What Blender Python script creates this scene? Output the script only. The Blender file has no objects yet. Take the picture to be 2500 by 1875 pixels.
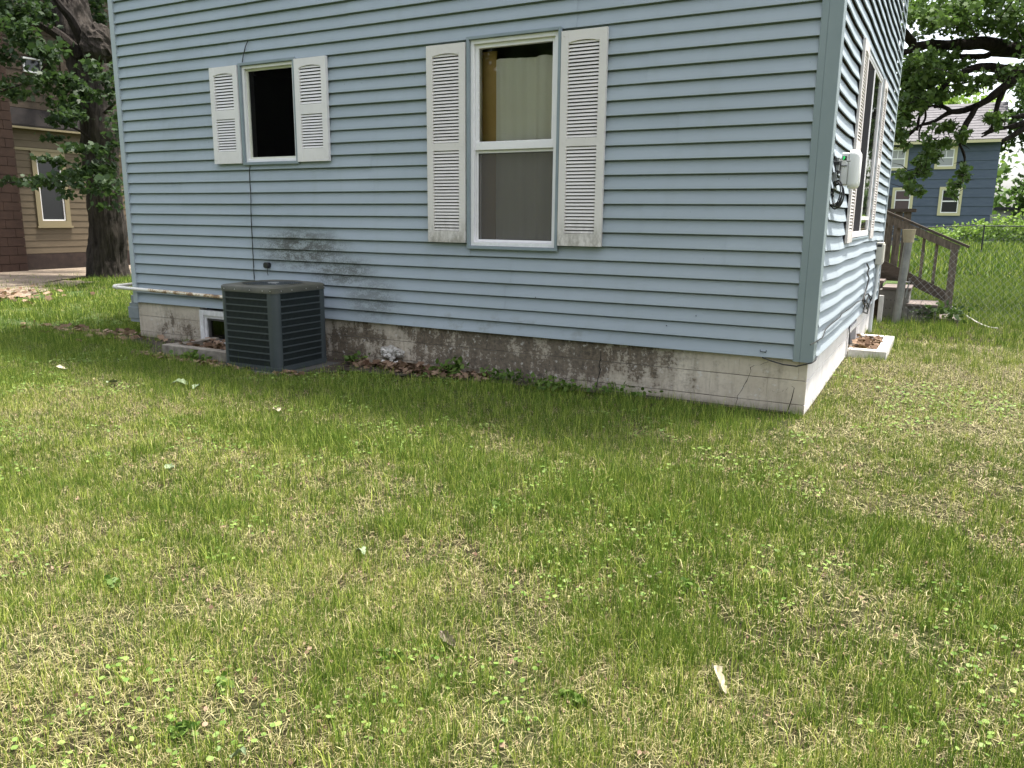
import bpy, math, random
import numpy as np
from mathutils import Vector, Matrix, noise as mn
random.seed(7); rng=np.random.default_rng(7)
sc=bpy.context.scene; COL=sc.collection
R_=math.radians
# ------------------------------------------------------------------ camera
FPX=1944.926; CAM=np.array([0.796,-5.888,1.3742])
def basis(yaw,p,r):
    f=np.array([math.sin(yaw)*math.cos(p),math.cos(yaw)*math.cos(p),-math.sin(p)])
    rt=np.array([math.cos(yaw),-math.sin(yaw),0.]); up=np.cross(rt,f)
    c,s=math.cos(r),math.sin(r)
    return c*rt+s*up,-s*rt+c*up,f
CR,CU,CF=basis(-.49568,.20657,.0098989)
cd=bpy.data.cameras.new('camera'); cam=bpy.data.objects.new('camera',cd); COL.objects.link(cam)
cd.sensor_width=36; cd.lens=FPX/2500*36; cd.clip_start=.05; cd.clip_end=3000
cam.matrix_world=Matrix(((CR[0],CU[0],-CF[0],CAM[0]),(CR[1],CU[1],-CF[1],CAM[1]),(CR[2],CU[2],-CF[2],CAM[2]),(0,0,0,1)))
sc.camera=cam
# ------------------------------------------------------------------ light
SUN_EL,SUN_AZ=R_(75),R_(44)      # azimuth from +Y towards +X
w=bpy.data.worlds.new('World'); sc.world=w; w.use_nodes=True
nt=w.node_tree; bg=nt.nodes['Background']; sky=nt.nodes.new('ShaderNodeTexSky'); sky.sky_type='NISHITA'; sky.sun_disc=False
sky.sun_elevation=SUN_EL; sky.sun_rotation=SUN_AZ; sky.dust_density=3.5; sky.ozone_density=1.0; sky.air_density=1.0
hs=nt.nodes.new('ShaderNodeHueSaturation'); hs.inputs['Saturation'].default_value=.38
nt.links.new(sky.outputs[0],hs.inputs['Color']); nt.links.new(hs.outputs[0],bg.inputs[0]); bg.inputs[1].default_value=.15
sl=bpy.data.lights.new('sun','SUN'); sl.energy=3.6; sl.angle=R_(5); sl.color=(1,.95,.86)
so=bpy.data.objects.new('sun',sl); COL.objects.link(so)
sd=Vector((math.cos(SUN_EL)*math.sin(SUN_AZ),math.cos(SUN_EL)*math.cos(SUN_AZ),math.sin(SUN_EL)))
so.rotation_euler=sd.to_track_quat('Z','Y').to_euler(); so.location=(0,0,30)
sc.render.engine='CYCLES'
vs=sc.view_settings; vs.view_transform='Standard'; vs.look='None'; vs.gamma=1; vs.exposure=1.52; vs.use_curve_mapping=False
try: sc.cycles.transparent_max_bounces=24
except Exception: pass
# ------------------------------------------------------------------ helpers
def ray(px,py): return CF+CR*(px-1250)/FPX+CU*(937.5-py)/FPX      # survey helper: sight line through a photo point
def atY(px,py,Y): d=ray(px,py); return CAM+d*(Y-CAM[1])/d[1]
def atX(px,py,X): d=ray(px,py); return CAM+d*(X-CAM[0])/d[0]
def atZ(px,py,Z): d=ray(px,py); return CAM+d*(Z-CAM[2])/d[2]
ORG={}
def tag(o,label=None,cat=None,group=None,kind=None):
    if label:o['label']=label
    if cat:o['category']=cat
    if group:o['group']=group
    if kind:o['kind']=kind
    return o
def thing(name,label,cat,loc=(0,0,0),group=None):
    o=bpy.data.objects.new(name,None); COL.objects.link(o); o.location=loc; o.empty_display_size=.1
    ORG[o.name]=np.array(loc,float); return tag(o,label,cat,group)
def link(name,me,parent=None,loc=None):
    o=bpy.data.objects.new(name,me); COL.objects.link(o)
    if parent is not None:
        o.parent=parent; po=ORG[parent.name]
        if loc is not None: o.location=tuple(np.array(loc)-po); ORG[o.name]=np.array(loc,float)
        else: ORG[o.name]=po
    else:
        if loc is not None: o.location=loc
        ORG[o.name]=np.array(loc if loc is not None else (0,0,0),float)
    return o
class MB:
    def __init__(s,M=None): s.v=[];s.f=[];s.M=M
    def add(s,vs_,fs):
        n=len(s.v)
        if s.M is not None: vs_=[tuple(s.M@Vector(tuple(map(float,q)))) for q in vs_]
        s.v+= [tuple(map(float,q)) for q in vs_]; s.f+=[tuple(i+n for i in f) for f in fs]; return s
    def box(s,x0,x1,y0,y1,z0,z1):
        return s.add([(x0,y0,z0),(x1,y0,z0),(x1,y1,z0),(x0,y1,z0),(x0,y0,z1),(x1,y0,z1),(x1,y1,z1),(x0,y1,z1)],
          [(0,3,2,1),(4,5,6,7),(0,1,5,4),(1,2,6,5),(2,3,7,6),(3,0,4,7)])
    def beam(s,a,b,w,h,up=(0,0,1)):
        a=Vector(tuple(a));b=Vector(tuple(b));d=(b-a).normalized();u=Vector(up);sd_=d.cross(u).normalized();u=sd_.cross(d)
        vs_=[]
        for p in (a,b):
            for i,j in ((-1,-1),(1,-1),(1,1),(-1,1)): vs_.append(p+sd_*i*w/2+u*j*h/2)
        return s.add(vs_,[(0,1,2,3),(7,6,5,4),(0,4,5,1),(1,5,6,2),(2,6,7,3),(3,7,4,0)])
    def tube(s,pts,r,n=8,cap=True):
        pts=[Vector(tuple(map(float,p))) for p in pts]; m=len(pts)
        if not hasattr(r,'__len__'): r=[r]*m
        t0=(pts[1]-pts[0]).normalized(); a=t0.orthogonal().normalized(); vs_=[];fs=[]
        for i,p in enumerate(pts):
            t=(pts[min(i+1,m-1)]-pts[max(i-1,0)]).normalized()
            a=(a-t*a.dot(t)); a=a.normalized() if a.length>1e-6 else t.orthogonal().normalized(); b=t.cross(a)
            for k in range(n):
                an=2*math.pi*k/n; vs_.append(p+(a*math.cos(an)+b*math.sin(an))*r[i])
        for i in range(m-1):
            for k in range(n): fs.append((i*n+k,i*n+(k+1)%n,(i+1)*n+(k+1)%n,(i+1)*n+k))
        if cap: fs.append(tuple(range(n-1,-1,-1))); fs.append(tuple((m-1)*n+k for k in range(n)))
        return s.add(vs_,fs)
    def loft(s,loops,cap0=False,cap1=False):
        n=len(loops[0]);vs_=[p for l in loops for p in l];fs=[]
        for i in range(len(loops)-1):
            for k in range(n): fs.append((i*n+k,i*n+(k+1)%n,(i+1)*n+(k+1)%n,(i+1)*n+k))
        if cap0: fs.append(tuple(range(n-1,-1,-1)))
        if cap1: fs.append(tuple((len(loops)-1)*n+k for k in range(n)))
        return s.add(vs_,fs)
    def mesh(s,name,mat,smooth=False,off=None):
        me=bpy.data.meshes.new(name); v=s.v
        if off is not None: v=[(a-off[0],b-off[1],c-off[2]) for a,b,c in v]
        me.from_pydata(v,[],s.f); me.materials.append(mat)
        if smooth:
            me.shade_smooth(); 
        me.update(); return me
    def build(s,name,mat,parent=None,smooth=False,bevel=0,label=None,kind=None,seg=2):
        off=ORG[parent.name] if parent is not None else None
        o=link(name,s.mesh(name,mat,smooth,off),parent)
        if bevel:
            b=o.modifiers.new('bevel','BEVEL'); b.width=bevel; b.segments=seg; b.limit_method='ANGLE'
            o.data.shade_smooth()
            wn=o.modifiers.new('wn','WEIGHTED_NORMAL')
        if smooth and not bevel:
            try: o.data.set_sharp_from_angle(angle=R_(40))
            except Exception: pass
        if label:o['label']=label
        if kind:o['kind']=kind
        return o
def bx(*a): return MB().box(*a)
# ------------------------------------------------------------------ materials
def mat(name,col=(.5,.5,.5),rough=.6,metal=0,spec=.5):
    m=bpy.data.materials.new(name); m.use_nodes=True; b=m.node_tree.nodes['Principled BSDF']
    b.inputs['Base Color'].default_value=(*col,1); b.inputs['Roughness'].default_value=rough; b.inputs['Metallic'].default_value=metal
    b.inputs['Specular IOR Level'].default_value=spec
    return m
class N:
    def __init__(s,m): s.t=m.node_tree; s.b=s.t.nodes['Principled BSDF']; s.g=s.new('ShaderNodeNewGeometry'); s.P=s.g.outputs['Position']
    def new(s,t): return s.t.nodes.new(t)
    def ln(s,a,b): s.t.links.new(a,b)
    def mapping(s,scale,src=None,rot=(0,0,0),loc=(0,0,0)):
        n=s.new('ShaderNodeMapping'); n.inputs['Scale'].default_value=scale; n.inputs['Rotation'].default_value=rot; n.inputs['Location'].default_value=loc
        s.ln(src or s.P,n.inputs[0]); return n.outputs[0]
    def noise(s,scale,detail=4,rough=.55,vec=None,dist=0):
        n=s.new('ShaderNodeTexNoise'); n.inputs['Scale'].default_value=scale; n.inputs['Detail'].default_value=detail; n.inputs['Roughness'].default_value=rough
        n.inputs['Distortion'].default_value=dist; s.ln(vec or s.P,n.inputs['Vector']); return n.outputs[0]
    def ramp(s,fac,pts):
        n=s.new('ShaderNodeValToRGB'); e=n.color_ramp.elements
        while len(e)<len(pts): e.new(.5)
        for q,(p,c) in zip(e,pts): q.position=p; q.color=(*c,1) if len(c)==3 else c
        s.ln(fac,n.inputs[0]); return n.outputs[0]
    def rf(s,fac,a,b,lo=0,hi=1):
        n=s.new('ShaderNodeMapRange'); n.interpolation_type='SMOOTHSTEP'
        for i,v in enumerate((a,b,lo,hi)): n.inputs[i+1].default_value=v
        s.ln(fac,n.inputs[0]); return n.outputs[0]
    def mix(s,f,a,b,mode='MIX'):
        n=s.new('ShaderNodeMix'); n.data_type='RGBA'; n.blend_type=mode
        for k,v in ((0,f),(6,a),(7,b)):
            if isinstance(v,(int,float)): n.inputs[k].default_value=v
            elif isinstance(v,tuple): n.inputs[k].default_value=(*v,1)
            else: s.ln(v,n.inputs[k])
        return n.outputs[2]
    def math(s,op,a,b=0,c=None):
        n=s.new('ShaderNodeMath'); n.operation=op
        for k,v in enumerate((a,b) if c is None else (a,b,c)):
            if isinstance(v,(int,float)): n.inputs[k].default_value=v
            else: s.ln(v,n.inputs[k])
        return n.outputs[0]
    def bump(s,h,strength=.3,dist=.01):
        n=s.new('ShaderNodeBump'); n.inputs['Strength'].default_value=strength; n.inputs['Distance'].default_value=dist
        s.ln(h,n.inputs['Height']); s.ln(n.outputs[0],s.b.inputs['Normal'])
    def xyz(s):
        n=s.new('ShaderNodeSeparateXYZ'); s.ln(s.P,n.inputs[0]); return n.outputs
    def blob(s,cx,cz,rx,rz,axis=0):     # soft elliptical mask on a wall, in world metres
        x=s.xyz(); a=s.math('MULTIPLY',s.math('SUBTRACT',x[axis],cx),1/rx); b=s.math('MULTIPLY',s.math('SUBTRACT',x[2],cz),1/rz)
        d=s.math('SQRT',s.math('ADD',s.math('MULTIPLY',a,a),s.math('MULTIPLY',b,b)))
        return s.rf(d,1.0,.25,0,1)
    def col(s,c): s.ln(c,s.b.inputs['Base Color'])
def siding_mat():
    m=mat('vinyl_siding',(.40,.45,.48),.55,spec=.35); n=N(m)
    gr=n.noise(1,5,.65,n.mapping((3,3,150)))
    big=n.noise(.9,3,.5,n.mapping((1,1,2)))
    c=n.ramp(big,[(.3,(.338,.395,.45)),(.7,(.382,.44,.495))])
    c=n.mix(n.rf(gr,.3,.8,0,.16),c,(.25,.31,.34))
    # rain streaks and lawn dust
    st=n.noise(1,4,.6,n.mapping((7,7,.7)))
    c=n.mix(n.rf(st,.48,.8,0,.3),c,(.27,.31,.31))
    c=n.mix(n.rf(n.noise(1,5,.7,n.mapping((1.2,1.2,9))),.5,.8,0,.22),c,(.24,.29,.30))
    x=n.xyz(); c=n.mix(n.rf(x[0],-5.5,-.5,0,.35),c,(.335,.37,.39))  # colour greyed towards the right to paint the light across the wall
    oi=n.new('ShaderNodeObjectInfo'); c=n.mix(n.math('MULTIPLY',oi.outputs['Random'],.22),c,(.29,.34,.375))
    # mildew by the cooling unit
    spk=n.noise(75,3,.6); sm=n.noise(7,5,.7,n.mapping((.9,1,2.6))); band=n.noise(1,3,.6,n.mapping((2.2,1,5)))
    k=n.math('MAXIMUM',n.blob(-4.70,1.05,.78,.28),n.math('MAXIMUM',n.math('MULTIPLY',n.blob(-4.22,.86,.55,.22),.8),n.math('MULTIPLY',n.blob(-3.86,.62,.45,.3),.55)))
    k2=n.math('MULTIPLY',k,n.rf(n.math('ADD',n.math('MULTIPLY',sm,.65),n.math('MULTIPLY',spk,.4)),.44,.60))
    c=n.mix(n.math('MULTIPLY',k,.45),c,(.20,.22,.17))
    c=n.mix(n.math('MULTIPLY',k2,.85),c,(.05,.048,.038))
    kk=n.math('MULTIPLY',n.blob(-2.6,.47,1.9,.12),n.rf(n.noise(6,5,.7,n.mapping((.8,1,1))),.5,.7))
    c=n.mix(n.math('MULTIPLY',kk,.5),c,(.17,.17,.13))
    sp=n.rf(n.noise(38,2,.5),.76,.8); c=n.mix(n.math('MULTIPLY',sp,.5),c,(.1,.1,.09))
    n.col(c); n.bump(gr,.12,.002); return m
def found_mat():
    m=mat('painted_block',(.6,.57,.5),.85,spec=.2); n=N(m); x=n.xyz()
    c=n.ramp(n.noise(3,5,.6),[(.3,(.50,.43,.34)),(.7,(.68,.61,.50))])
    stk=n.noise(1,6,.72,n.mapping((9,9,2.0))); bl=n.noise(2.2,5,.65); fine=n.noise(32,4,.7)
    mask=n.math('MAXIMUM',n.blob(-2.4,.30,2.1,.55),n.math('MAXIMUM',n.math('MULTIPLY',n.blob(-4.0,.1,1.1,.5),.8),n.math('MULTIPLY',n.blob(-6.6,.1,.55,.3),.6)))
    side=n.rf(x[1],.004,.03,1,0)
    g=n.math('ADD',n.math('ADD',n.math('MULTIPLY',stk,.5),n.math('MULTIPLY',bl,.35)),n.math('MULTIPLY',fine,.3))
    wash=n.noise(1,6,.75,n.mapping((3.2,3,7))); spk=n.noise(55,4,.7)
    gg=n.math('ADD',n.math('ADD',g,n.math('MULTIPLY',mask,.26)),n.math('MULTIPLY',n.math('SUBTRACT',wash,.5),.55))
    gg=n.math('ADD',gg,n.math('MULTIPLY',n.math('SUBTRACT',spk,.5),.22))
    soft=n.math('MULTIPLY',n.rf(gg,.56,.80),.5); hard=n.math('MULTIPLY',n.rf(gg,.70,.79),.93)
    gm=n.math('MULTIPLY',n.math('MAXIMUM',soft,hard),side)
    c=n.mix(gm,c,n.ramp(fine,[(.35,(.036,.026,.017)),(.7,(.20,.152,.104))]))
    chip=n.math('MULTIPLY',n.rf(n.noise(16,5,.75),.6,.65),side); c=n.mix(n.math('MULTIPLY',chip,.6),c,(.66,.64,.6))
    soil=n.math('MULTIPLY',n.rf(n.math('ADD',x[2],n.math('MULTIPLY',bl,.12)),.14,.02),side); c=n.mix(n.math('MULTIPLY',soil,.75),c,(.1,.085,.065))
    c=n.mix(n.math('MULTIPLY',n.rf(n.noise(1,6,.7,n.mapping((14,14,2.2))),.5,.75,0,.45),side),c,(.24,.20,.15))
    sc_=n.ramp(n.noise(5,5,.6),[(.3,(.68,.64,.62)),(.7,(.8,.77,.75))])
    sc_=n.mix(n.rf(n.noise(1,5,.7,n.mapping((6,6,2))),.56,.75,0,.3),sc_,(.42,.38,.34))
    c=n.mix(side,sc_,c)
    n.col(c); n.bump(n.math('ADD',fine,n.math('MULTIPLY',n.noise(90,3,.6),.5)),.5,.006); return m
def dirty_white(name,base,dirt,zlo=None,zhi=None,rough=.5,amt=.5):
    m=mat(name,base,rough,spec=.35); n=N(m); c=n.mix(n.rf(n.noise(5,5,.65),.4,.75,0,.3),base,tuple(v*.75 for v in base))
    if zlo is not None:
        x=n.xyz(); k=n.math('MULTIPLY',n.rf(x[2],zhi,zlo),n.rf(n.noise(9,5,.7,n.mapping((2,2,1))),.35,.65)); c=n.mix(n.math('MULTIPLY',k,amt),c,dirt)
    k=n.rf(n.noise(60,2,.5),.72,.78); c=n.mix(n.math('MULTIPLY',k,.35),c,dirt)
    n.col(c); n.bump(n.noise(1,4,.6,n.mapping((30,30,220))),.08,.002); return m
def noisy(name,a,b,scale=6,rough=.7,bump=.3,bs=40,bd=.004,metal=0,map_=None,spec=.4,detail=5):
    m=mat(name,a,rough,metal,spec); n=N(m); v=n.mapping(map_) if map_ else None
    n.col(n.ramp(n.noise(scale,detail,.62,v),[(.3,a),(.7,b)]))
    if bump: n.bump(n.noise(bs,4,.6,v),bump,bd)
    return m
def glass_mat(name,tint=(.93,.95,.93),refl=1.0,block=0.0,scr=(.1,.1,.1)):
    m=bpy.data.materials.new(name); m.use_nodes=True; t=m.node_tree; t.nodes.clear()
    o=t.nodes.new('ShaderNodeOutputMaterial'); tr=t.nodes.new('ShaderNodeBsdfTransparent'); tr.inputs[0].default_value=(*tint,1)
    gl=t.nodes.new('ShaderNodeBsdfGlossy'); gl.inputs['Roughness'].default_value=.015; fr=t.nodes.new('ShaderNodeFresnel'); fr.inputs[0].default_value=1.5
    nz=t.nodes.new('ShaderNodeTexNoise'); nz.inputs['Scale'].default_value=2.5; g=t.nodes.new('ShaderNodeNewGeometry'); t.links.new(g.outputs['Position'],nz.inputs[0])
    bp=t.nodes.new('ShaderNodeBump'); bp.inputs['Strength'].default_value=.05; bp.inputs['Distance'].default_value=.02; t.links.new(nz.outputs[0],bp.inputs['Height']); t.links.new(bp.outputs[0],gl.inputs['Normal'])
    mu=t.nodes.new('ShaderNodeMath'); mu.operation='MULTIPLY'; mu.use_clamp=True; mu.inputs[1].default_value=refl*1.6; t.links.new(fr.outputs[0],mu.inputs[0])
    mx=t.nodes.new('ShaderNodeMixShader'); t.links.new(mu.outputs[0],mx.inputs[0]); t.links.new(tr.outputs[0],mx.inputs[1]); t.links.new(gl.outputs[0],mx.inputs[2])
    t.links.new(mx.outputs[0],o.inputs[0]); return m
def screen_mat(name,open_=.5,c=(.06,.06,.06)):
    m=bpy.data.materials.new(name); m.use_nodes=True; t=m.node_tree; t.nodes.clear()
    o=t.nodes.new('ShaderNodeOutputMaterial'); tr=t.nodes.new('ShaderNodeBsdfTransparent'); df=t.nodes.new('ShaderNodeBsdfDiffuse'); df.inputs[0].default_value=(*c,1)
    mx=t.nodes.new('ShaderNodeMixShader'); mx.inputs[0].default_value=1-open_; t.links.new(tr.outputs[0],mx.inputs[1]); t.links.new(df.outputs[0],mx.inputs[2]); t.links.new(mx.outputs[0],o.inputs[0]); return m
def leaf_mat(name,ca,cb,trans=.35,rough=.5,attr='tint'):
    m=mat(name,ca,rough,spec=.22); n=N(m); a=n.new('ShaderNodeAttribute'); a.attribute_name=attr
    c=n.ramp(a.outputs['Fac'],[(0,ca),(1,cb)]); n.col(c)
    tl=n.new('ShaderNodeBsdfTranslucent'); n.ln(n.mix(.5,c,(ca[0]*1.6+.03,ca[1]*1.7+.05,.02)),tl.inputs[0]); mx=n.new('ShaderNodeMixShader'); mx.inputs[0].default_value=trans
    o=[q for q in n.t.nodes if q.type=='OUTPUT_MATERIAL'][0]
    n.ln(n.b.outputs[0],mx.inputs[1]); n.ln(tl.outputs[0],mx.inputs[2]); n.ln(mx.outputs[0],o.inputs[0]); return m
M={}
M['siding']=siding_mat(); M['found']=found_mat()
M['post']=noisy('corner_post_vinyl',(.215,.265,.28),(.26,.31,.32),2.5,.5,.05,60,.002,map_=(1,1,.6))
M['postL']=noisy('corner_post_vinyl_pale',(.38,.43,.46),(.42,.47,.50),2.5,.5,.05,60,.002)
M['trim']=noisy('blue_grey_trim',(.22,.27,.30),(.28,.33,.36),4,.45,.03)
M['shutW']=dirty_white('shutter_white',(.80,.77,.765),(.35,.31,.27),1.75,2.0,amt=.25)
M['shutD']=dirty_white('shutter_weathered',(.74,.70,.67),(.2,.18,.14),1.1,1.42,amt=.8)
M['shutS']=dirty_white('shutter_cream',(.72,.67,.65),(.3,.26,.22),1.1,1.4,amt=.5)
M['frame']=dirty_white('window_frame_white',(.86,.84,.85),(.4,.4,.36),1.1,1.2,.4,.4)
M['framecream']=mat('window_frame_cream',(.68,.68,.58),.5)
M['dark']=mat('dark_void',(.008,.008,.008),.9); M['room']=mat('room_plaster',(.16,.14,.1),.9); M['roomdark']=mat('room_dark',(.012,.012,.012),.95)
M['wood_ply']=noisy('sheathing',(.2,.15,.1),(.3,.23,.15))
M['glassfaint']=glass_mat('faint_glass',(.9,.9,.9),.5); M['glass']=glass_mat('window_glass',(.98,.99,.97),.8); M['glassdark']=glass_mat('dark_pane_glass',(.5,.52,.5),1.3)
M['screen']=screen_mat('insect_screen',.42,(.15,.14,.135)); M['screendk']=screen_mat('insect_screen_side',.2,(.03,.03,.033)); M['screenblack']=screen_mat('insect_screen_black',.3,(.004,.004,.004))
M['curtain']=noisy('cream_curtain',(.88,.83,.74),(.92,.88,.80),3,.9,.1,200,.001)
M['ochre']=noisy('ochre_window_jamb',(.42,.26,.08),(.52,.34,.13),4)
M['ac']=noisy('ac_grey_paint',(.042,.053,.058),(.06,.072,.077),3,.42,.05,90,.001)
M['actop']=noisy('ac_top_dusty',(.06,.062,.052),(.11,.108,.085),5,.5,.05,90,.001)
M['acfin']=mat('ac_fin_dark',(.022,.030,.031),.5); M['coil']=noisy('ac_coil',(.01,.012,.012),(.03,.03,.028),8,.7)
M['screw']=mat('zinc_screw',(.6,.6,.58),.35,.8)
M['blk']=mat('black_rubber',(.012,.012,.013),.45); M['blk2']=mat('black_plastic',(.02,.02,.022),.4)
M['curb']=noisy('dirty_concrete',(.12,.1,.08),(.34,.31,.26),9,.9,.6,50,.006)
M['curbw']=noisy('white_painted_concrete',(.5,.47,.43),(.68,.66,.62),5,.85,.5,60,.004)
M['pad']=noisy('grey_pad',(.06,.058,.055),(.11,.105,.10),6,.75,.3)
M['metergrey']=noisy('meter_grey',(.2,.23,.25),(.27,.3,.31),5,.45,.05)
def pipe_mat():
    m=mat('flaking_pipe_paint',(.75,.75,.72),.5); n=N(m); x=n.xyz()
    k=n.math('ADD',n.noise(9,6,.75),n.rf(x[0],-7.2,-6.5,-.12,.07)); c=n.ramp(k,[(.46,(.80,.77,.70)),(.53,(.66,.57,.40)),(.6,(.34,.2,.09)),(.7,(.12,.09,.07))]); n.col(c); n.bump(k,.5,.004); return m
M['pipe']=pipe_mat()
M['devw']=mat('device_white_plastic',(.8,.8,.79),.35); M['devg']=mat('bracket_grey',(.28,.29,.29),.4,.5)
m=mat('green_led',(0,0,0)); m.node_tree.nodes['Principled BSDF'].inputs['Emission Color'].default_value=(.05,.9,.2,1); m.node_tree.nodes['Principled BSDF'].inputs['Emission Strength'].default_value=.45; M['led']=m
M['boxbeige']=noisy('beige_box',(.45,.44,.38),(.52,.5,.44),5,.5,.05); M['conduit']=noisy('pale_conduit',(.55,.57,.58),(.68,.7,.7),6,.45,.05)
M['deck']=noisy('weathered_deck_wood',(.075,.063,.05),(.20,.17,.135),4,.85,.5,30,.004,map_=(9,9,2)); M['deckd']=noisy('dark_deck_wood',(.045,.037,.03),(.11,.09,.07),4,.85,.5,30,.004,map_=(2,9,9))
M['tread']=noisy('red_grey_tread',(.12,.095,.085),(.20,.165,.15),5,.8,.4)
M['stepblk']=noisy('grey_step_riser',(.15,.14,.13),(.23,.22,.2),9,.85,.3)
M['galv']=noisy('galvanised_steel',(.20,.20,.195),(.32,.32,.30),8,.45,.1,metal=.5); M['sleeve']=noisy('stained_sleeve',(.30,.25,.16),(.42,.36,.25),9,.6)
M['wire']=mat('fence_wire',(.2,.21,.2),.4,.7)
M['blue']=noisy('blue_board',(.068,.088,.13),(.09,.115,.16),2.5,.65,.1,map_=(1,1,4)); M['yel']=mat('pale_yellow_trim',(.55,.50,.30),.55)
M['roofg']=noisy('grey_shingle',(.10,.095,.10),(.155,.148,.155),6,.9,.4,map_=(1,1,1)); M['bluewin']=mat('hazy_curtain_pane',(.36,.36,.37),.25); M['darkwin']=mat('dark_pane',(.03,.03,.035),.15)
M['purp']=mat('maroon_curtain_pane',(.10,.07,.075),.25)
M['tan']=noisy('tan_clapboard',(.10,.074,.045),(.13,.097,.06),3,.7,.1,map_=(1,1,4)); M['tancream']=mat('cream_house_trim',(.24,.195,.11),.6); M['brownsh']=noisy('brown_shingle',(.045,.032,.022),(.085,.06,.043),7,.85,.4)
M['darkroof']=noisy('dark_shingle_skirt',(.009,.007,.007),(.022,.016,.015),8,.9,.4); M['chim']=noisy('brown_brick',(.028,.012,.007),(.046,.022,.013),5,.8,.3); M['skirt']=noisy('dark_brick_base',(.02,.012,.01),(.045,.028,.022),8,.9)
M['mortar']=mat('dark_mortar',(.025,.014,.010),.9)
M['bark']=None
def bark_mat(name,a,b,sc_=1):
    m=mat(name,a,.9,spec=.2); n=N(m); v=n.mapping((10*sc_,10*sc_,1.6*sc_)); k=n.noise(1,6,.7,v,dist=.8)
    n.col(n.ramp(k,[(.32,a),(.68,b)])); n.bump(k,1,.05); return m
M['bark']=bark_mat('oak_bark',(.014,.011,.009),(.065,.054,.045),1.2); M['barkd']=bark_mat('dark_bark',(.010,.008,.007),(.045,.036,.03),2)
M['stem']=mat('green_stem',(.1,.14,.04),.6)
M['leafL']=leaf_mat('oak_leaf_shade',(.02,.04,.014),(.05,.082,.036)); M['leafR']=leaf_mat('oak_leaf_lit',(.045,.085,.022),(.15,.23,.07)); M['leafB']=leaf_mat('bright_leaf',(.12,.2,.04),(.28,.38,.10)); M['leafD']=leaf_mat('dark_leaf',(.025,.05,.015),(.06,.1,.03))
M['weed']=leaf_mat('weed_leaf',(.045,.10,.015),(.15,.22,.05),.3); M['dead']=leaf_mat('dead_leaf',(.09,.05,.03),(.33,.23,.16),.15,.8); M['pale']=leaf_mat('pale_leaf',(.32,.36,.26),(.5,.5,.42),.15,.7)
# ------------------------------------------------------------------ terrain
def ss(a,b,x): t=np.clip((np.asarray(x,float)-a)/(b-a),0,1); return t*t*(3-2*t)
def gz(x,y):
    x=np.asarray(x,float);y=np.asarray(y,float)
    r=ss(-3,0,x)*(.05*ss(0,2.5,y)+.42*np.clip((y-8)/34,0,1))+ .012*np.sin(x*1.3+y*.7)*np.sin(y*1.1-x*.4)*ss(-1.2,-2.2,y)
    return r
def vnoise(x,y,s,seed=0):
    x=np.asarray(x)/s+seed*13.7; y=np.asarray(y)/s+seed*7.3
    xi=np.floor(x).astype(np.int64); yi=np.floor(y).astype(np.int64); fx=x-xi; fy=y-yi; fx=fx*fx*(3-2*fx); fy=fy*fy*(3-2*fy)
    def h(a,b): 
        n=(a*374761393+b*668265263+seed*982451)&0x7fffffff; n=((n^(n>>13))*1274126177)&0x7fffffff; return (n&0xffff)/65535.
    return (h(xi,yi)*(1-fx)+h(xi+1,yi)*fx)*(1-fy)+(h(xi,yi+1)*(1-fx)+h(xi+1,yi+1)*fx)*fy
def straw_and_light(x,y):   # straw share of the lawn, with sunlit and shaded areas painted in
    v=.22*vnoise(x,y,1.1,1)+.33*vnoise(x,y,.40,2)+.45*vnoise(x,y,.12,3)
    g=lambda cx,cy,rx,ry:np.exp(-(((x-cx)/rx)**2+((y-cy)/ry)**2))
    b=.30*g(1.1,1.2,.9,2.2)+.22*g(-4.6,-2.6,1.2,.7)+.2*g(-2.6,-2.9,.8,.35)-.30*g(-2.2,-.9,3.0,.65)-.32*g(-.4,-2.1,.8,.6)-.25*g(-7,-.3,2.5,1.2)-.3*ss(4,8,y)+.16*ss(-3.4,-4.4,y)+.1*g(.25,.6,.3,2.5)
    return np.clip(v+b,0,1)
# ground sheet
def axis(lo,hi,fine0,fine1,st):
    a=list(np.arange(fine0,fine1+1e-6,st)); s=st; q=fine1
    while q<hi: s*=1.35; q+=s; a.append(min(q,hi))
    s=st; q=fine0; b=[]
    while q>lo: s*=1.35; q-=s; b.append(max(q,lo))
    return np.array(b[::-1]+a)
xs=axis(-700,700,-9,3,.12); ys=axis(-700,700,-6,8,.12)
X,Y=np.meshgrid(xs,ys); Z=gz(X,Y); n1,n2=X.shape
me=bpy.data.meshes.new('ground'); idx=np.arange(n1*n2).reshape(n1,n2)
F_=np.stack([idx[:-1,:-1],idx[:-1,1:],idx[1:,1:],idx[1:,:-1]],-1).reshape(-1,4)
me.from_pydata(np.stack([X,Y,Z],-1).reshape(-1,3).tolist(),[],F_.tolist()); me.shade_smooth()
def ground_mat():
    m=mat('lawn_soil',(.2,.17,.1),.95,spec=.1); n=N(m)
    a=n.noise(14,6,.75); b=n.noise(.8,4,.6)
    thatch=n.ramp(a,[(.3,(.012,.010,.006)),(.52,(.04,.034,.018)),(.75,(.13,.108,.06))])  # thatch tone darkened so gaps between blades look shaded
    far=n.ramp(n.noise(5,6,.75),[(.3,(.035,.06,.018)),(.7,(.09,.13,.04))])
    x=n.xyz(); d=n.new('ShaderNodeVectorMath'); d.operation='LENGTH'; n.ln(n.P,d.inputs[0])
    c=n.mix(n.rf(b,.45,.65,0,.45),thatch,(.07,.09,.03)); c=n.mix(n.rf(d.outputs['Value'],5.5,11),c,far); n.col(c)
    n.bump(n.noise(60,5,.7),.9,.02); return m
me.materials.append(ground_mat()); tag(link('ground',me),kind='structure')
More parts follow.
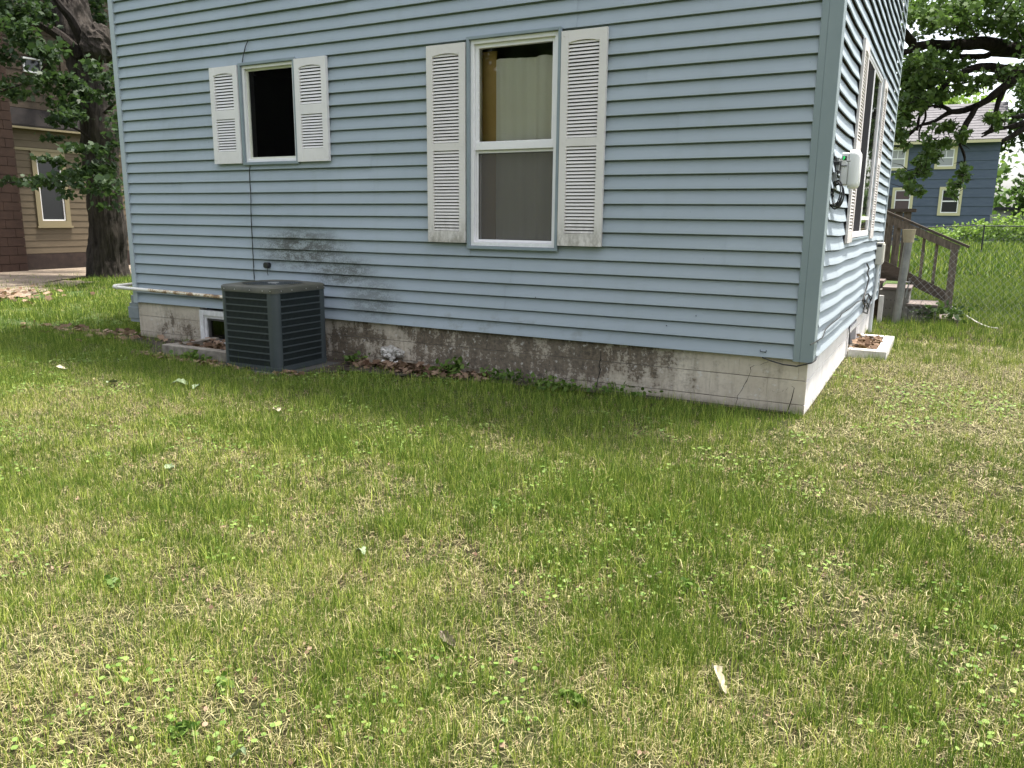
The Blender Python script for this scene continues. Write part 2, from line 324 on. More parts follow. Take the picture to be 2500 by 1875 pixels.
# dirt drive at far left, sheet just above the ground
def flat_patch(name,poly,mat_,z=.004,sub=1):
    c=np.mean(poly,0); vs_=[(c[0],c[1],float(gz(c[0],c[1]))+z)]+[(p[0],p[1],float(gz(*p))+z) for p in poly]; n=len(poly)
    me=bpy.data.meshes.new(name); me.from_pydata(vs_,[],[(0,1+i,1+(i+1)%n) for i in range(n)]); me.materials.append(mat_); return tag(link(name,me),kind='structure')
def dirt_mat():
    m=mat('dirt_gravel',(.25,.2,.15),.95,spec=.1); n=N(m); c=n.ramp(n.noise(2.5,7,.75),[(.3,(.13,.10,.075)),(.55,(.24,.195,.15)),(.75,(.33,.28,.23))]); n.col(c); n.bump(n.noise(30,5,.7),.6,.02); return m
DM=dirt_mat()
def wob(pts,amp=.15,k=5):
    out=[]
    for i in range(len(pts)):
        a=np.array(pts[i],float);b=np.array(pts[(i+1)%len(pts)],float)
        for t in range(k): p=a+(b-a)*t/k; out.append(p+rng.normal(0,amp,2))
    return out
drive=[(-18.3,1),(-18.3,14),(-16.6,14),(-15.9,7.5),(-15.3,4.6),(-14.2,2.2),(-14.0,.5)]
flat_patch('dirt_drive',wob(drive,.08),DM,.03)
a0=atZ(0,690,0);a1=atZ(0,738,0);a2=atZ(150,690,0);a3=atZ(235,692,0);a4=atZ(60,728,0)
dirt2=[a1[:2]+(-.8,-.3),a4[:2],atZ(130,708,0)[:2],a3[:2],atZ(190,688,0)[:2],atZ(60,684,0)[:2],a0[:2]+(-.8,0)]
flat_patch('bare_earth',wob(dirt2,.07),DM,.025)
# planting strip soil along the foundation
bed=[(-4.3,0.02),(-4.3,-.4),(-3.6,-.42),(-3.0,-.3),(-2.5,-.2),(-1.6,-.12),(-.9,-.07),(-.2,-.05),(-.05,.02)]
BM=noisy('dark_bed_soil',(.03,.024,.018),(.085,.065,.05),14,.95,.8,50,.02)
flat_patch('soil_bed',bed,BM,.012)
flat_patch('soil_strip',wob([(-7.4,.02),(-7.5,-.25),(-6.6,-.42),(-6.1,-.75),(-5,-.95),(-4.3,-.95),(-3.9,-.5),(-4.2,.02)],.02,3),BM,.009)
# ------------------------------------------------------------------ our house
H=.108; ZB=.40; WL=-7.216; DEP=5.5; ROOF=5.9
house=thing('blue_house','pale blue vinyl-sided house with white shutters on a stained block foundation, filling the middle','house',(-3.6,2.7,0))
# windows: front (x0,x1,z0,z1) opening ; side (y0,y1,z0,z1)
W1=(-5.36,-4.685,1.87,2.765); W2=(-2.79,-1.99,1.13,2.77); SW=(1.66,3.28,1.22,2.77)
def rects_minus(u0,u1,holes):
    segs=[(u0,u1)]
    for a,b in holes:
        n=[]
        for s,e in segs:
            if b<=s or a>=e: n.append((s,e)); continue
            if a>s:n.append((s,a))
            if b<e:n.append((b,e))
        segs=n
    return segs
def clip_profile(pr,z0,z1):
    out=[]
    for (d0,a),(d1,b) in zip(pr[:-1],pr[1:]):
        lo,hi=min(a,b),max(a,b)
        if hi<z0-1e-9 or lo>z1+1e-9: continue
        def at(z): return d0+(d1-d0)*((z-a)/(b-a) if abs(b-a)>1e-9 else 0)
        A=min(max(a,z0),z1);B=min(max(b,z0),z1)
        p,q=(at(A),A),(at(B),B)
        if not out or out[-1]!=p: out.append(p)
        if q!=p: out.append(q)
    return out
def panel(u0,u1,i,place,clip=None,wave=None,extra=0,seg=None):
    zb=ZB+i*H; pr=[(.0145,zb+.012),(.0155,zb+.001),(.0235,zb-.001),(.0258,zb+.0015),(.0250,zb+.006),(.0205,zb+.028),(.0110,zb+.062),(.0045,zb+.090),(.0036,zb+H-.0105),(-.012,zb+H-.008),(-.014,zb+H+.014)]
    if clip: pr=clip_profile(pr,*clip)
    if len(pr)<2: return None
    n=seg or max(1,int((u1-u0)/.6)); mb=MB(); vs_=[];fs=[];m=len(pr)
    for k in range(n+1):
        u=u0+(u1-u0)*k/n
        for d,z in pr:
            dz=wave(u,z)[1] if wave else 0; dd=wave(u,z)[0] if wave else 0
            vs_.append(place(u,d+dd+extra,z+dz))
    for k in range(n):
        for j in range(m-1): fs.append((k*m+j,(k+1)*m+j,(k+1)*m+j+1,k*m+j+1))
    mb.add(vs_,fs); return mb
pf=lambda u,d,z:(u,-d,z); psd=lambda u,d,z:(d,u,z)
def wf(u,z): return (.0012*math.sin(u*1.9+z*7)+.0006*math.sin(u*5+z*23), .0018*math.sin(u*1.1+z*3))
def wsd(u,z):
    e=math.exp(-((z-1.0)/.9)**2); return (.007+.004*math.sin(u*1.9+z*1.2)+.0025*e*math.sin(u*4.3+z*4)+.0012*math.sin(u*9+z*4), .006*math.sin(u*1.7+z*2)+.004*math.sin(u*4.4+1)-.012*ss(3.2,5.5,u))
def course(i,lo,hi,place,holes,seams,wave,segl):
    z0=ZB+i*H; z1=z0+H; parts=[]
    ov=[h for h in holes if h[2]<z1 and h[3]>z0]
    full=rects_minus(lo,hi,[(h[0],h[1]) for h in ov])
    cuts=[]
    for a,b in full:
        st=a
        for s in sorted(seams):
            if st+.15<s<b-.15: cuts.append((st,s,None)); st=s
        cuts.append((st,b,None))
    for h in ov:
        if h[2]>z0+.012: cuts.append((h[0],h[1],(z0-.01,h[2])))
        if h[3]<z1-.012: cuts.append((h[0],h[1],(h[3],z1+.01)))
    for k,(a,b,c) in enumerate(cuts):
        ov_=.012 if c is None and k>0 else 0
        mb=panel(a-ov_,b,i,place,c,wave,extra=(.0038 if place is pf else .001)*(k%2),seg=max(1,int((b-a)/segl)))
        if mb: mb.build('siding_panel',M['siding'],house,smooth=True)
seamF={}
base=[-5.9,-3.9,-1.5,-.7,-6.6,-2.7]
for i in range(33):
    rnd=random.Random(i//2*5+3); s=rnd.uniform(-6.5,-4.8) ; seams=[s,s+3.66] if i//2%3 else [s+1.7]
    if i in(14,15): seams=[-1.02,-4.7]
    if i in(18,19): seams=[-1.27,-5.0]
    if i in(6,7): seams=[-.62,-4.25]
    course(i,WL+.045,-.10,pf,[W1,W2],seams,wf,.6)
    rnd=random.Random(i+50); sy=[rnd.choice([.9,1.0,1.45,2.0,.35]),rnd.choice([3.9,4.3])] if i<8 else [3.55+.2*(i%3)]
    course(i,.09,DEP-.05,psd,[SW],sy,wsd,.22)
up=MB()
for i in range(33,52):
    a=panel(WL+.045,-.10,i,pf,seg=1); up.add(a.v,a.f); a=panel(.09,DEP-.05,i,psd,seg=1); up.add(a.v,a.f)
up.build('upper_siding',M['siding'],house,kind='stuff')
# structural walls with holes
def wall(place,lo,hi,z0,z1,holes,th,name='wall_sheathing'):
    mb=MB(); zs=sorted({z0,z1,*[h[2] for h in holes],*[h[3] for h in holes]})
    for a,b in zip(zs[:-1],zs[1:]):
        hs_=[(h[0],h[1]) for h in holes if h[2]<b-1e-6 and h[3]>a+1e-6]
        for u0,u1 in rects_minus(lo,hi,hs_):
            p=[place(u0,-.020,a),place(u1,-th,b)]; q=list(zip(*p)); mb.box(min(q[0]),max(q[0]),min(q[1]),max(q[1]),a,b)
    mb.build(name,M['wood_ply'],house)
wall(pf,WL+.01,-.01,.402,ROOF,[W1,W2],.12); wall(psd,.13,DEP-.01,.402,ROOF,[SW],.12)
mb=MB(); mb.box(WL+.01,WL+.12,.13,DEP-.01,.402,ROOF); mb.box(WL+.13,-.125,DEP-.12,DEP-.01,.402,ROOF); mb.build('wall_sheathing',M['wood_ply'],house)
bx(WL+.13,-.125,.125,DEP-.125,.385,.40).build('floor',M['room'],house)
bx(WL+.13,-.125,.125,DEP-.125,3.0,3.02).build('ceiling',M['room'],house)
bx(-3.9,-3.85,.125,DEP-.13,.41,2.99).build('inner_wall',M['room'],house)
# near-black lining paints in the unlit room behind the small window
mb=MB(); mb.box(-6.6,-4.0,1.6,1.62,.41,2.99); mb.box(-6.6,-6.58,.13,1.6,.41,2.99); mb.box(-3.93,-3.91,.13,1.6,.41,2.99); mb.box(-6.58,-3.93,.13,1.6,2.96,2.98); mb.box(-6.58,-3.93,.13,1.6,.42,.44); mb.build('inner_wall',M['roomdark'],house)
# corner posts
mb=MB()
prof=[(-.106,.004),(-.106,-.028),(-.102,-.031),(-.062,-.031),(-.060,-.028),(-.056,-.031),(.028,-.031),(.031,-.028),(.031,.092),(.028,.096),(.002,.096)]
mb.loft([[(x,y,z) for x,y in prof] for z in (ZB-.012,ROOF)],True,True); mb.build('corner_post',M['post'],house)
bx(WL-.012,WL+.055,-.031,.06,ZB-.012,ROOF).build('corner_post',M['postL'],house,bevel=.002)
bx(-.005,.034,DEP-.055,DEP+.02,ZB-.02,ROOF).build('corner_post',M['postL'],house,bevel=.002)
mb=MB(); mb.add([(WL-.4,-.45,ROOF),(.4,-.45,ROOF),(.4,DEP+.45,ROOF),(WL-.4,DEP+.45,ROOF),(WL-.4,DEP/2,ROOF+1.9),(.4,DEP/2,ROOF+1.9)],[(0,1,5,4),(2,3,4,5),(1,2,5),(3,0,4),(3,2,1,0)]); mb.build('roof',M['roofg'],house)
# foundation blocks
def blocks(place,lo,hi,skip=None,per=None):
    rows=[(-.12,.067,.0),(.072,.244,.21),(.249,.398,.0)]
    for r,(a,b,o) in enumerate(rows):
        u=lo-o
        while u<hi:
            u0,u1=max(u,lo),min(u+.42,hi)
            for s,e in rects_minus(u0,u1,[(q[0],q[1]) for q in (skip or []) if q[2]<b-.01 and q[3]>a+.01]):
                if e-s<.03: continue
                d=random.uniform(-.0006,.0006); g=.0006
                p=[place(s+g/2,.0+d-.006,a),place(e-g/2,-.1,b)]; q=list(zip(*p))
                o_=bx(min(q[0]),max(q[0]),min(q[1]),max(q[1]),a+random.uniform(-.001,.001),b+random.uniform(-.001,.001)).build('foundation_block',M['found'],house,bevel=.0016,seg=1)
            u+=.42
BW=(-6.2,-5.30,-.12,.398); BSW=(2.5,3.35,-.12,.33)
blocks(pf,WL+.012,-.006,[BW]); blocks(psd,.102,DEP-.02,[BSW])
mort=MB()
for a,b in((.0685,.0705),(.2455,.2475)): mort.box(WL+.02,BW[0],.013,.05,a-.004,b+.004); mort.box(BW[1],-.02,.013,.05,a-.004,b+.004); mort.box(-.045,-.0135,.05,DEP-.05,a-.004,b+.004)
mort.build('mortar',M['curb'],house)
mb=MB(); mb.box(WL+.06,BW[0]-.01,.09,.14,-.12,.385); mb.box(BW[1]+.01,-.11,.0895,.14,-.12,.385); mb.box(-.14,-.09,.15,BSW[0]-.01,-.12,.385); mb.box(-.14,-.09,BSW[1]+.01,DEP-.06,-.12,.385); mb.box(WL+.02,WL+.1,.15,DEP,-.12,.385); mb.build('foundation_core',M['dark'],house)
# staple, weep holes and nail heads that show on the wall
for px,py in ((1658,131),(1525,175),(322,178),(936,48)):
    q=atY(*(800+px/1.8433,700+py/1.8433),-.025); c_=MB(); c_.tube([(q[0],-.026,q[2]),(q[0],-.0285,q[2])],.0045,6); c_.build('nail_head',M['blk'],house)
q=atY(800+1960/1.8433,700+288/1.8433,-.026); c_=MB(); c_.tube([(q[0]-.022,-.027,q[2]+.006),(q[0]-.02,-.03,q[2]-.006),(q[0]+.02,-.03,q[2]-.008),(q[0]+.022,-.027,q[2]+.004)],.003,5); c_.build('staple',M['blk'],house)
# cracks
def crack(pts,wd,name='crack'):
    P_=[np.array(p,float) for p in pts]; mb=MB(); vs_=[];fs=[]; r=random.Random(3); L=[]
    for a,b in zip(P_[:-1],P_[1:]):
        for t in np.linspace(0,1,5)[:-1]: L.append(a+(b-a)*t+np.array([r.uniform(-.008,.008),r.uniform(-.004,.004)]))
    L.append(P_[-1])
    for i,p in enumerate(L):
        w_=wd*r.uniform(.4,1.3); vs_+= [(p[0]-w_/2,-.0085,p[1]),(p[0]+w_/2,-.0085,p[1])]
    fs=[(2*i,2*i+1,2*i+3,2*i+2) for i in range(len(L)-1)]; mb.add(vs_,fs); mb.build(name,M['dark'],house)
fx=lambda px,py:(lambda p:(p[0],p[2]))(atY(px,py,-.006)); c8=lambda x,y:(800+x/1.8433,700+y/1.8433)
crack([fx(*c8(1985,338)),fx(*c8(1905,362)),fx(*c8(1885,425)),fx(*c8(1845,490)),fx(*c8(1830,548))],.004)
crack([fx(*c8(1232,290)),fx(*c8(1225,360)),fx(*c8(1220,400)),fx(*c8(1205,462))],.007)
crack([fx(*c8(2075,455)),fx(*c8(2050,470)),fx(*c8(2020,475)),fx(*c8(1990,465))],.002)
crack([fx(*c8(720,215)),fx(*c8(716,245)),fx(*c8(714,280))],.004)
# ---- windows and shutters of the house
def shutter(place,u0,u1,z0,z1,sect,mt,proud=.030,stile=.16,base=.026,tilt=0,name='shutter',lab=None):
    w_=u1-u0; h_=z1-z0; mb=MB(); st=w_*stile; zs=[z0]; 
    def b3(a,b,c,d,d0=base,d1=proud+base):
        p=[place(a,d0,c),place(b,d1,d)]; q=list(zip(*p)); mb.box(min(q[0]),max(q[0]),min(q[1]),max(q[1]),c,d)
    b3(u0,u0+st,z0,z1); b3(u1-st,u1,z0,z1)
    za=[z0]+sum([[z1-h_*s[1],z1-h_*s[0]] for s in sect[::-1]],[])+[z1]
    for a,b in zip(za[0::2],za[1::2]): b3(u0+st,u1-st,a,b,base+.001,proud+base-.0015)
    # arch under the top rail
    top=za[-2]; n=16; vs_=[];k=0
    for i in range(n+1):
        u=u0+st+(w_-2*st)*i/n; t=max(0,math.sin(math.pi*min(1,max(0,(i/n-.06)/.88))))**.7; dz=.014*(1-t)
        vs_+= [place(u,proud+base+.001,top+.014),place(u,proud+base+.001,top-dz),place(u,base+.004,top-dz)]
    mb.add(vs_,[(3*i,3*i+1,3*i+4,3*i+3) for i in range(n)]+[(3*i+1,3*i+2,3*i+5,3*i+4) for i in range(n)])
    fr=mb.build(name,mt,house,label=lab)
    mb=MB(); p=[place(u0+st*.5,base-.0,z0+.01),place(u1-st*.5,base+.006,z1-.01)]; q=list(zip(*p)); mb.box(min(q[0]),max(q[0]),min(q[1]),max(q[1]),z0+.01,z1-.01); mb.build('shade_backing',M['dark'],fr)  # near-black sheet stands in for the shade between the louvers
    for s,e,cnt in sect:
        for k in range(cnt):
            zc=z1-h_*(s+(e-s)*(k+.5)/cnt); pt=h_*(e-s)/cnt
            key=(round(w_,4),round(pt,5),mt.name,place is pf)
            if key not in LV:
                l=MB(); a,b=-(w_/2-st)-.001,(w_/2-st)+.001
                sec=[(proud-.004,-pt*.34),(proud-.006,-pt*.40),(.012,-pt*.30),(.012,pt*.30),(.015,pt*.34),(proud-.010,pt*.16)]
                l.loft([[place(u,d,z) for d,z in sec] for u in (a,b)],True,True); LV[key]=l.mesh('louver',mt)
            link('louver',LV[key],fr,loc=place((u0+u1)/2,base,zc))
    for su in (u0+st*.4,u1-st*.4):
        for sz in (z0+.035,(z0+z1)/2-.01,z1-.035):
            c=MB(); c.tube([place(su,proud+base,sz),place(su,proud+base+.003,sz)],.0045,8); c.build('screw',mt,fr)
    return fr
LV={}
s1=[(.07,.442,12),(.536,.872,12)]; s2=[(.045,.487,27),(.525,.94,25)]
shutter(pf,-5.765,-5.392,1.864,2.771,s1,M['shutW']); shutter(pf,-4.662,-4.285,1.862,2.768,s1,M['shutW'])
shutter(pf,-3.2,-2.822,1.157,2.752,s2,M['shutD'],lab='shutter with grime along its bottom rail'); shutter(pf,-1.962,-1.590,1.155,2.752,s2,M['shutD'])
shutter(psd,1.25,1.612,1.19,2.77,s2,M['shutS'],proud=.02); shutter(psd,3.33,3.70,1.19,2.77,s2,M['shutS'],proud=.02)
def framebox(place,u0,u1,z0,z1,wd,d0,d1,name,mt,parent,bev=.002):
    mb=MB()
    def b3(a,b,c,d):
        p=[place(a,d0,c),place(b,d1,d)]; q=list(zip(*p)); mb.box(min(q[0]),max(q[0]),min(q[1]),max(q[1]),c,d)
    b3(u0,u0+wd,z0,z1); b3(u1-wd,u1,z0,z1); b3(u0+wd,u1-wd,z0,z0+wd); b3(u0+wd,u1-wd,z1-wd,z1)
    return mb.build(name,mt,parent,bevel=bev)
def pane(place,u0,u1,z0,z1,d,name,mt,parent):
    mb=MB(); mb.add([place(u0,d,z0),place(u1,d,z0),place(u1,d,z1),place(u0,d,z1)],[(0,1,2,3)]); return mb.build(name,mt,parent)
def pbox(place,u0,u1,d0,d1,z0,z1):
    p=[place(u0,d0,z0),place(u1,d1,z1)]; q=list(zip(*p)); return bx(min(q[0]),max(q[0]),min(q[1]),max(q[1]),z0,z1)
# small window, sash open, black behind the screen
wn=framebox(pf,W1[0]+.004,W1[1]-.004,W1[2]+.004,W1[3]-.004,.028,-.10,.024,'window',M['frame'],house)
framebox(pf,W1[0]-.024,W1[1]+.022,W1[2]-.024,W1[3]+.024,.026,.0215,.047,'window_trim',M['trim'],wn)
framebox(pf,W1[0]+.033,W1[1]-.033,W1[2]+.033,W1[3]-.033,.018,-.03,-.004,'sash',M['framecream'],wn)
pane(pf,W1[0]+.050,W1[1]-.050,W1[2]+.050,W1[3]-.050,-.026,'pane',M['glassfaint'],wn); pane(pf,W1[0]+.050,W1[1]-.050,W1[2]+.050,W1[3]-.050,-.02,'insect_screen',M['screenblack'],wn)
# tall double-hung window
wn=framebox(pf,W2[0]+.004,W2[1]-.004,W2[2]+.004,W2[3]-.004,.032,-.11,.026,'window',M['frame'],house)
framebox(pf,W2[0]-.022,W2[1]+.022,W2[2]-.022,W2[3]+.022,.024,.0215,.049,'window_trim',M['trim'],wn)
a,b=W2[0]+.037,W2[1]-.037; zm=1.945
framebox(pf,a,b,zm-.035,W2[3]-.037,.03,-.04,.004,'sash',M['frame'],wn); framebox(pf,a,b,W2[2]+.037,zm-.037,.02,-.06,-.012,'sash',M['frame'],wn)
pbox(pf,a-.001,b+.001,-.04,.010,zm-.033,zm+.033).build('meeting_rail',M['frame'],wn,bevel=.003)
pane(pf,a+.03,b-.03,zm+.03,W2[3]-.067,-.015,'pane',M['glass'],wn)
pane(pf,a+.018,b-.018,W2[2]+.055,zm-.055,-.05,'pane',M['glass'],wn)
pane(pf,a+.018,b-.018,W2[2]+.055,zm-.055,-.02,'insect_screen',M['screen'],wn)
framebox(pf,a+.018,b-.018,W2[2]+.055,zm-.055,.009,-.026,-.016,'screen_frame',M['pad'],wn,bev=0)
# curtain with folds, hung inside on its own
cu=MB(); nu=90; vs_=[]
for z in (1.05,1.5,2.0,2.63):
    for k in range(nu+1):
        u=-2.64+(.74)*k/nu; f_=.038*math.sin(u*26+math.sin(u*9)*2.0+.2*z)+.006*math.sin(u*75+z*1.2)
        vs_.append((u+.02*(2.6-z)*math.sin(u*7),.125+f_*.75,z))
cu.add(vs_,[(r*(nu+1)+k,r*(nu+1)+k+1,(r+1)*(nu+1)+k+1,(r+1)*(nu+1)+k) for r in range(3) for k in range(nu)])
tag(cu.build('curtain',M['curtain'],smooth=True),'cream curtain hanging in soft folds behind the tall window','curtain')
pbox(pf,W2[0]+.006,W2[0]+.012,-.135,-.112,W2[2],W2[3]).build('jamb',M['ochre'],wn)
pbox(pf,W2[0]-.02,W2[0]+.16,-.137,-.125,1.1,2.70).build('jamb',M['ochre'],wn)
# side window, two sashes side by side
wn=framebox(psd,SW[0]+.004,SW[1]-.004,SW[2]+.004,SW[3]-.004,.030,-.08,.028,'window',M['frame'],house)
framebox(psd,SW[0]-.022,SW[1]+.022,SW[2]-.022,SW[3]+.022,.018,.022,.034,'window_trim',M['trim'],wn)
mid=2.44
framebox(psd,SW[0]+.04,mid-.02,SW[2]+.035,SW[3]-.035,.022,-.05,.024,'sash',M['frame'],wn); framebox(psd,mid+.02,SW[1]-.035,SW[2]+.035,SW[3]-.035,.022,-.05,.022,'sash',M['frame'],wn)
pbox(psd,mid-.019,mid+.019,-.05,.026,SW[2]+.04,SW[3]-.04).build('mullion',M['frame'],wn)
pane(psd,SW[0]+.055,mid-.04,SW[2]+.055,SW[3]-.055,.020,'insect_screen',M['screendk'],wn); pane(psd,mid+.04,SW[1]-.055,SW[2]+.055,SW[3]-.055,.016,'pane',M['glass'],wn)
pbox(psd,mid+.045,SW[1]-.06,.017,.023,1.38,1.415).build('sash',M['frame'],wn)
# basement windows
bw=framebox(pf,BW[0]+.002,BW[1]-.002,-.04,.372,.055,-.07,.012,'window',M['frame'],house)
framebox(pf,BW[0]+.058,BW[1]-.058,.016,.316,.03,-.06,-.004,'sash',M['frame'],bw); framebox(pf,BW[0]+.09,BW[1]-.09,.048,.284,.022,-.055,-.02,'sash',M['pad'],bw)
pane(pf,BW[0]+.112,BW[1]-.112,.07,.262,-.045,'pane',M['glassdark'],bw)
bw=framebox(psd,BSW[0]+.002,BSW[1]-.002,-.04,.32,.05,-.07,.004,'window',M['frame'],house); pane(psd,BSW[0]+.05,BSW[1]-.05,.01,.27,-.04,'pane',M['glassdark'],bw)
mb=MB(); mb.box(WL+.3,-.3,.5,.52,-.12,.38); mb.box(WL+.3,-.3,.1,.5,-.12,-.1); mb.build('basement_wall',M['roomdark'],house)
# ------------------------------------------------------------------ cooling unit
ang=R_(0.5); AL=(-4.575,-.53,0.0)
MA=Matrix.Translation(AL)@Matrix.Rotation(ang,4,'Z')
ac=thing('air_conditioner','dark grey louvred air conditioner unit standing against the house wall','air conditioner',AL)
hx,hy,AH=.332,.332,.765; CH=.055
def rsq(hh,hk,r,z,n=8):
    out=[]
    for cx,cy,a0 in((hh-r,hk-r,0),(-hh+r,hk-r,90),(-hh+r,-hk+r,180),(hh-r,-hk+r,270)):
        for k in range(n): a=R_(a0+90*k/(n-1)); out.append((cx+r*math.cos(a),cy+r*math.sin(a),z))
    return out
def circ(r,z,n=32,ph=0):
    # start direction matches rsq ordering
    out=[]
    for q in range(4):
        for k in range(8): a=R_(q*90+90*(k/7*.86+.07)); out.append((r*math.cos(a),r*math.sin(a),z))
    return out
mb=MB(MA); mb.loft([rsq(hx,hy,.06,.02),rsq(hx+.004,hy+.004,.063,.022),rsq(hx+.004,hy+.004,.063,.06),rsq(hx-.01,hy-.01,.07,.062)],True,True); mb.build('base_pan',M['ac'],ac,smooth=True)
mb=MB(MA); T=AH-.055
mb.loft([rsq(hx-.004,hy-.004,.06,T-.002),rsq(hx+.006,hy+.006,.065,T),rsq(hx+.006,hy+.006,.065,T+.042),rsq(hx-.002,hy-.002,.078,T+.052),rsq(hx-.05,hy-.05,.09,T+.060),circ(.285,T+.064),circ(.272,T+.060),circ(.262,T+.035),circ(.262,T-.08)]); mb.build('top_cover',M['actop'],ac,smooth=True)
mb=MB(MA); mb.loft([rsq(hx-.035,hy-.035,.06,.07),rsq(hx-.035,hy-.035,.06,T-.01)],True,True); mb.build('coil',M['coil'],ac)
g=MB(MA)
for r in np.linspace(.03,.262,15):
    g.tube([(r*math.cos(a),r*math.sin(a),T+.050+.008*(1-(r/.27)**2)) for a in np.linspace(0,2*math.pi,37)],.0018,4,False)
for k in range(10):
    a=k*math.pi/5; g.tube([(.03*math.cos(a),.03*math.sin(a),T+.060),(.265*math.cos(a),.265*math.sin(a),T+.050)],.003,5)
g.build('fan_guard',M['ac'],ac,kind='stuff')
g=MB(MA); g.loft([circ(.001,T+.064),circ(.05,T+.063),circ(.055,T+.052)],True); g.build('fan_hub',M['devg'],ac,smooth=True)
for k in range(3):
    g=MB(MA); a=k*2*math.pi/3; g.add([(.05*math.cos(a),.05*math.sin(a),T),(.24*math.cos(a-.35),.24*math.sin(a-.35),T+.015),(.25*math.cos(a+.35),.25*math.sin(a+.35),T-.02),(.06*math.cos(a+.5),.06*math.sin(a+.5),T-.02)],[(0,1,2,3)]); g.build('fan_blade',M['coil'],ac)
# faces: corner panels and grille bars
for q in range(4):
    MF=MA@Matrix.Rotation(R_(90*q),4,'Z')   # local -Y face rotated
    z0,z1=.062,T
    cw=.085
    c=MB(MF)   # rounded corner panel between this face and the next
    lo=[]; 
    for a in np.linspace(-90,0,9): lo.append((hx-.06+.06*math.cos(R_(a)),-hy+.06+.06*math.sin(R_(a))))
    outl=[(hx-.092,-hy)]+lo+[(hx,-hy+.066)]
    inn=[(x*.96,y*.96) for x,y in outl][::-1]
    c.loft([[(x,y,z) for x,y in outl+inn] for z in (z0,z1)],True,True); c.build('corner_panel',M['ac'],ac,smooth=True)
    u0,u1=-hx+.068,hx-.094
    nr=11; pitch=(z1-z0)/nr
    for k in range(nr+1):
        zc=z0+pitch*k; hb=.006 if 0<k<nr else .006
        b=MB(MF); b.box(u0-.004,u1+.004,-hy-.001,-hy+.012,max(zc-hb,z0),min(zc+hb,z1)); b.build('grille_bar',M['ac'],ac)
    fn=MB(MF)
    for k in range(34):
        u=u0+(u1-u0)*(k+.5)/34; fn.box(u-.003,u+.003,-hy+.003,-hy+.02,z0,z1)
    fn.build('grille_fins',M['acfin'],ac,kind='stuff')
    for u in (-.26,-.13,.05,.2,.29):
        s_=MB(MF); s_.tube([(u,-hy-.004,T+.02),(u,-hy-.012,T+.02)],.0035,8); s_.build('screw',M['screw'],ac)
tag(MB(Matrix.Translation((-4.555,-.55,0))@Matrix.Rotation(ang,4,'Z')).box(-.345,.42,-.335,.38,-.03,.018).build('equipment_pad',M['pad'],bevel=.008),'low dark grey pad under the air conditioner, half sunk in the soil','pad')
# window wells
wl=thing('window_well','low dirty concrete curb left of the air conditioner, filled with dead leaves','window well',(-5.6,-.3,0))
bx(-6.0,-4.97,-.66,-.56,-.05,.10).build('curb',M['curb'],wl,bevel=.008); bx(-6.0,-5.91,-.555,-.012,-.05,.095).build('curb',M['curb'],wl,bevel=.008)
wl=thing('window_well','square white-painted concrete curb beside the side wall, full of brown leaves','window well',(.17,3.1,.05))
bx(.012,.36,2.52,2.63,0,.135).build('curb',M['curbw'],wl,bevel=.008); bx(.26,.36,2.635,3.75,0,.133).build('curb',M['curbw'],wl,bevel=.008); bx(.012,.255,3.65,3.75,0,.135).build('curb',M['curbw'],wl,bevel=.008)
# meter and pipe at the left corner
mt_=thing('gas_meter','grey gas meter tucked behind the far left corner of the blue house','gas meter',(WL-.1,.1,.15))
p0=atY((260+185/3.687),600+500/3.687,.06)
mb=MB(); mb.loft([[(x+WL-.10,y+.11,z) for x,y,z in rsq(.10,.075,.03,zz)] for zz in (.16,.17,.36,.37)],True,True); mb.build('meter_body',M['metergrey'],mt_,smooth=True)
bx(WL-.17,WL-.06,.05,.14,.37,.46).build('meter_head',M['metergrey'],mt_,bevel=.008); bx(WL-.20,WL-.02,.025,.034,.2,.33).build('meter_face',M['metergrey'],mt_,bevel=.004)
mb=MB(); mb.tube([(WL-.03,.1,.4),(WL-.03,.1,.16)],.018); mb.build('inlet_pipe',M['metergrey'],mt_)
pL=atY(260+75/3.687,600+372/3.687,-.07); pR=atY(260+1052/3.687,600+463/3.687,-.07)
pts=[(-4.7,-.07,pR[2]),tuple(pR),tuple(pL+np.array([.04,0,0])),tuple(pL+np.array([-.01,.02,.005])),tuple(pL+np.array([-.02,.06,.01])),tuple(pL+np.array([0,.30,.02]))]
mb=MB(); mb.tube(pts,.019,12)
gp=thing('gas_pipe','white and rusty pipe running low across the siding to the air conditioner','pipe',(-6,-.07,.5))
mb.build('pipe_run',M['pipe'],gp,smooth=True); mb=MB(); e=pL+np.array([-.015,.03,.005]); mb.tube([e+(.07,-.03,-.003),e+(.01,-.025,0),e+(-.01,.0,0),e+(-.012,.05,.0)],.026,12); mb.build('elbow',M['pipe'],gp,smooth=True)
mb=MB(); q=pL+np.array([0,.26,.02]); mb.tube([q,q+(.0,.06,0)],.028,12); mb.build('elbow',M['pipe'],gp,smooth=True)
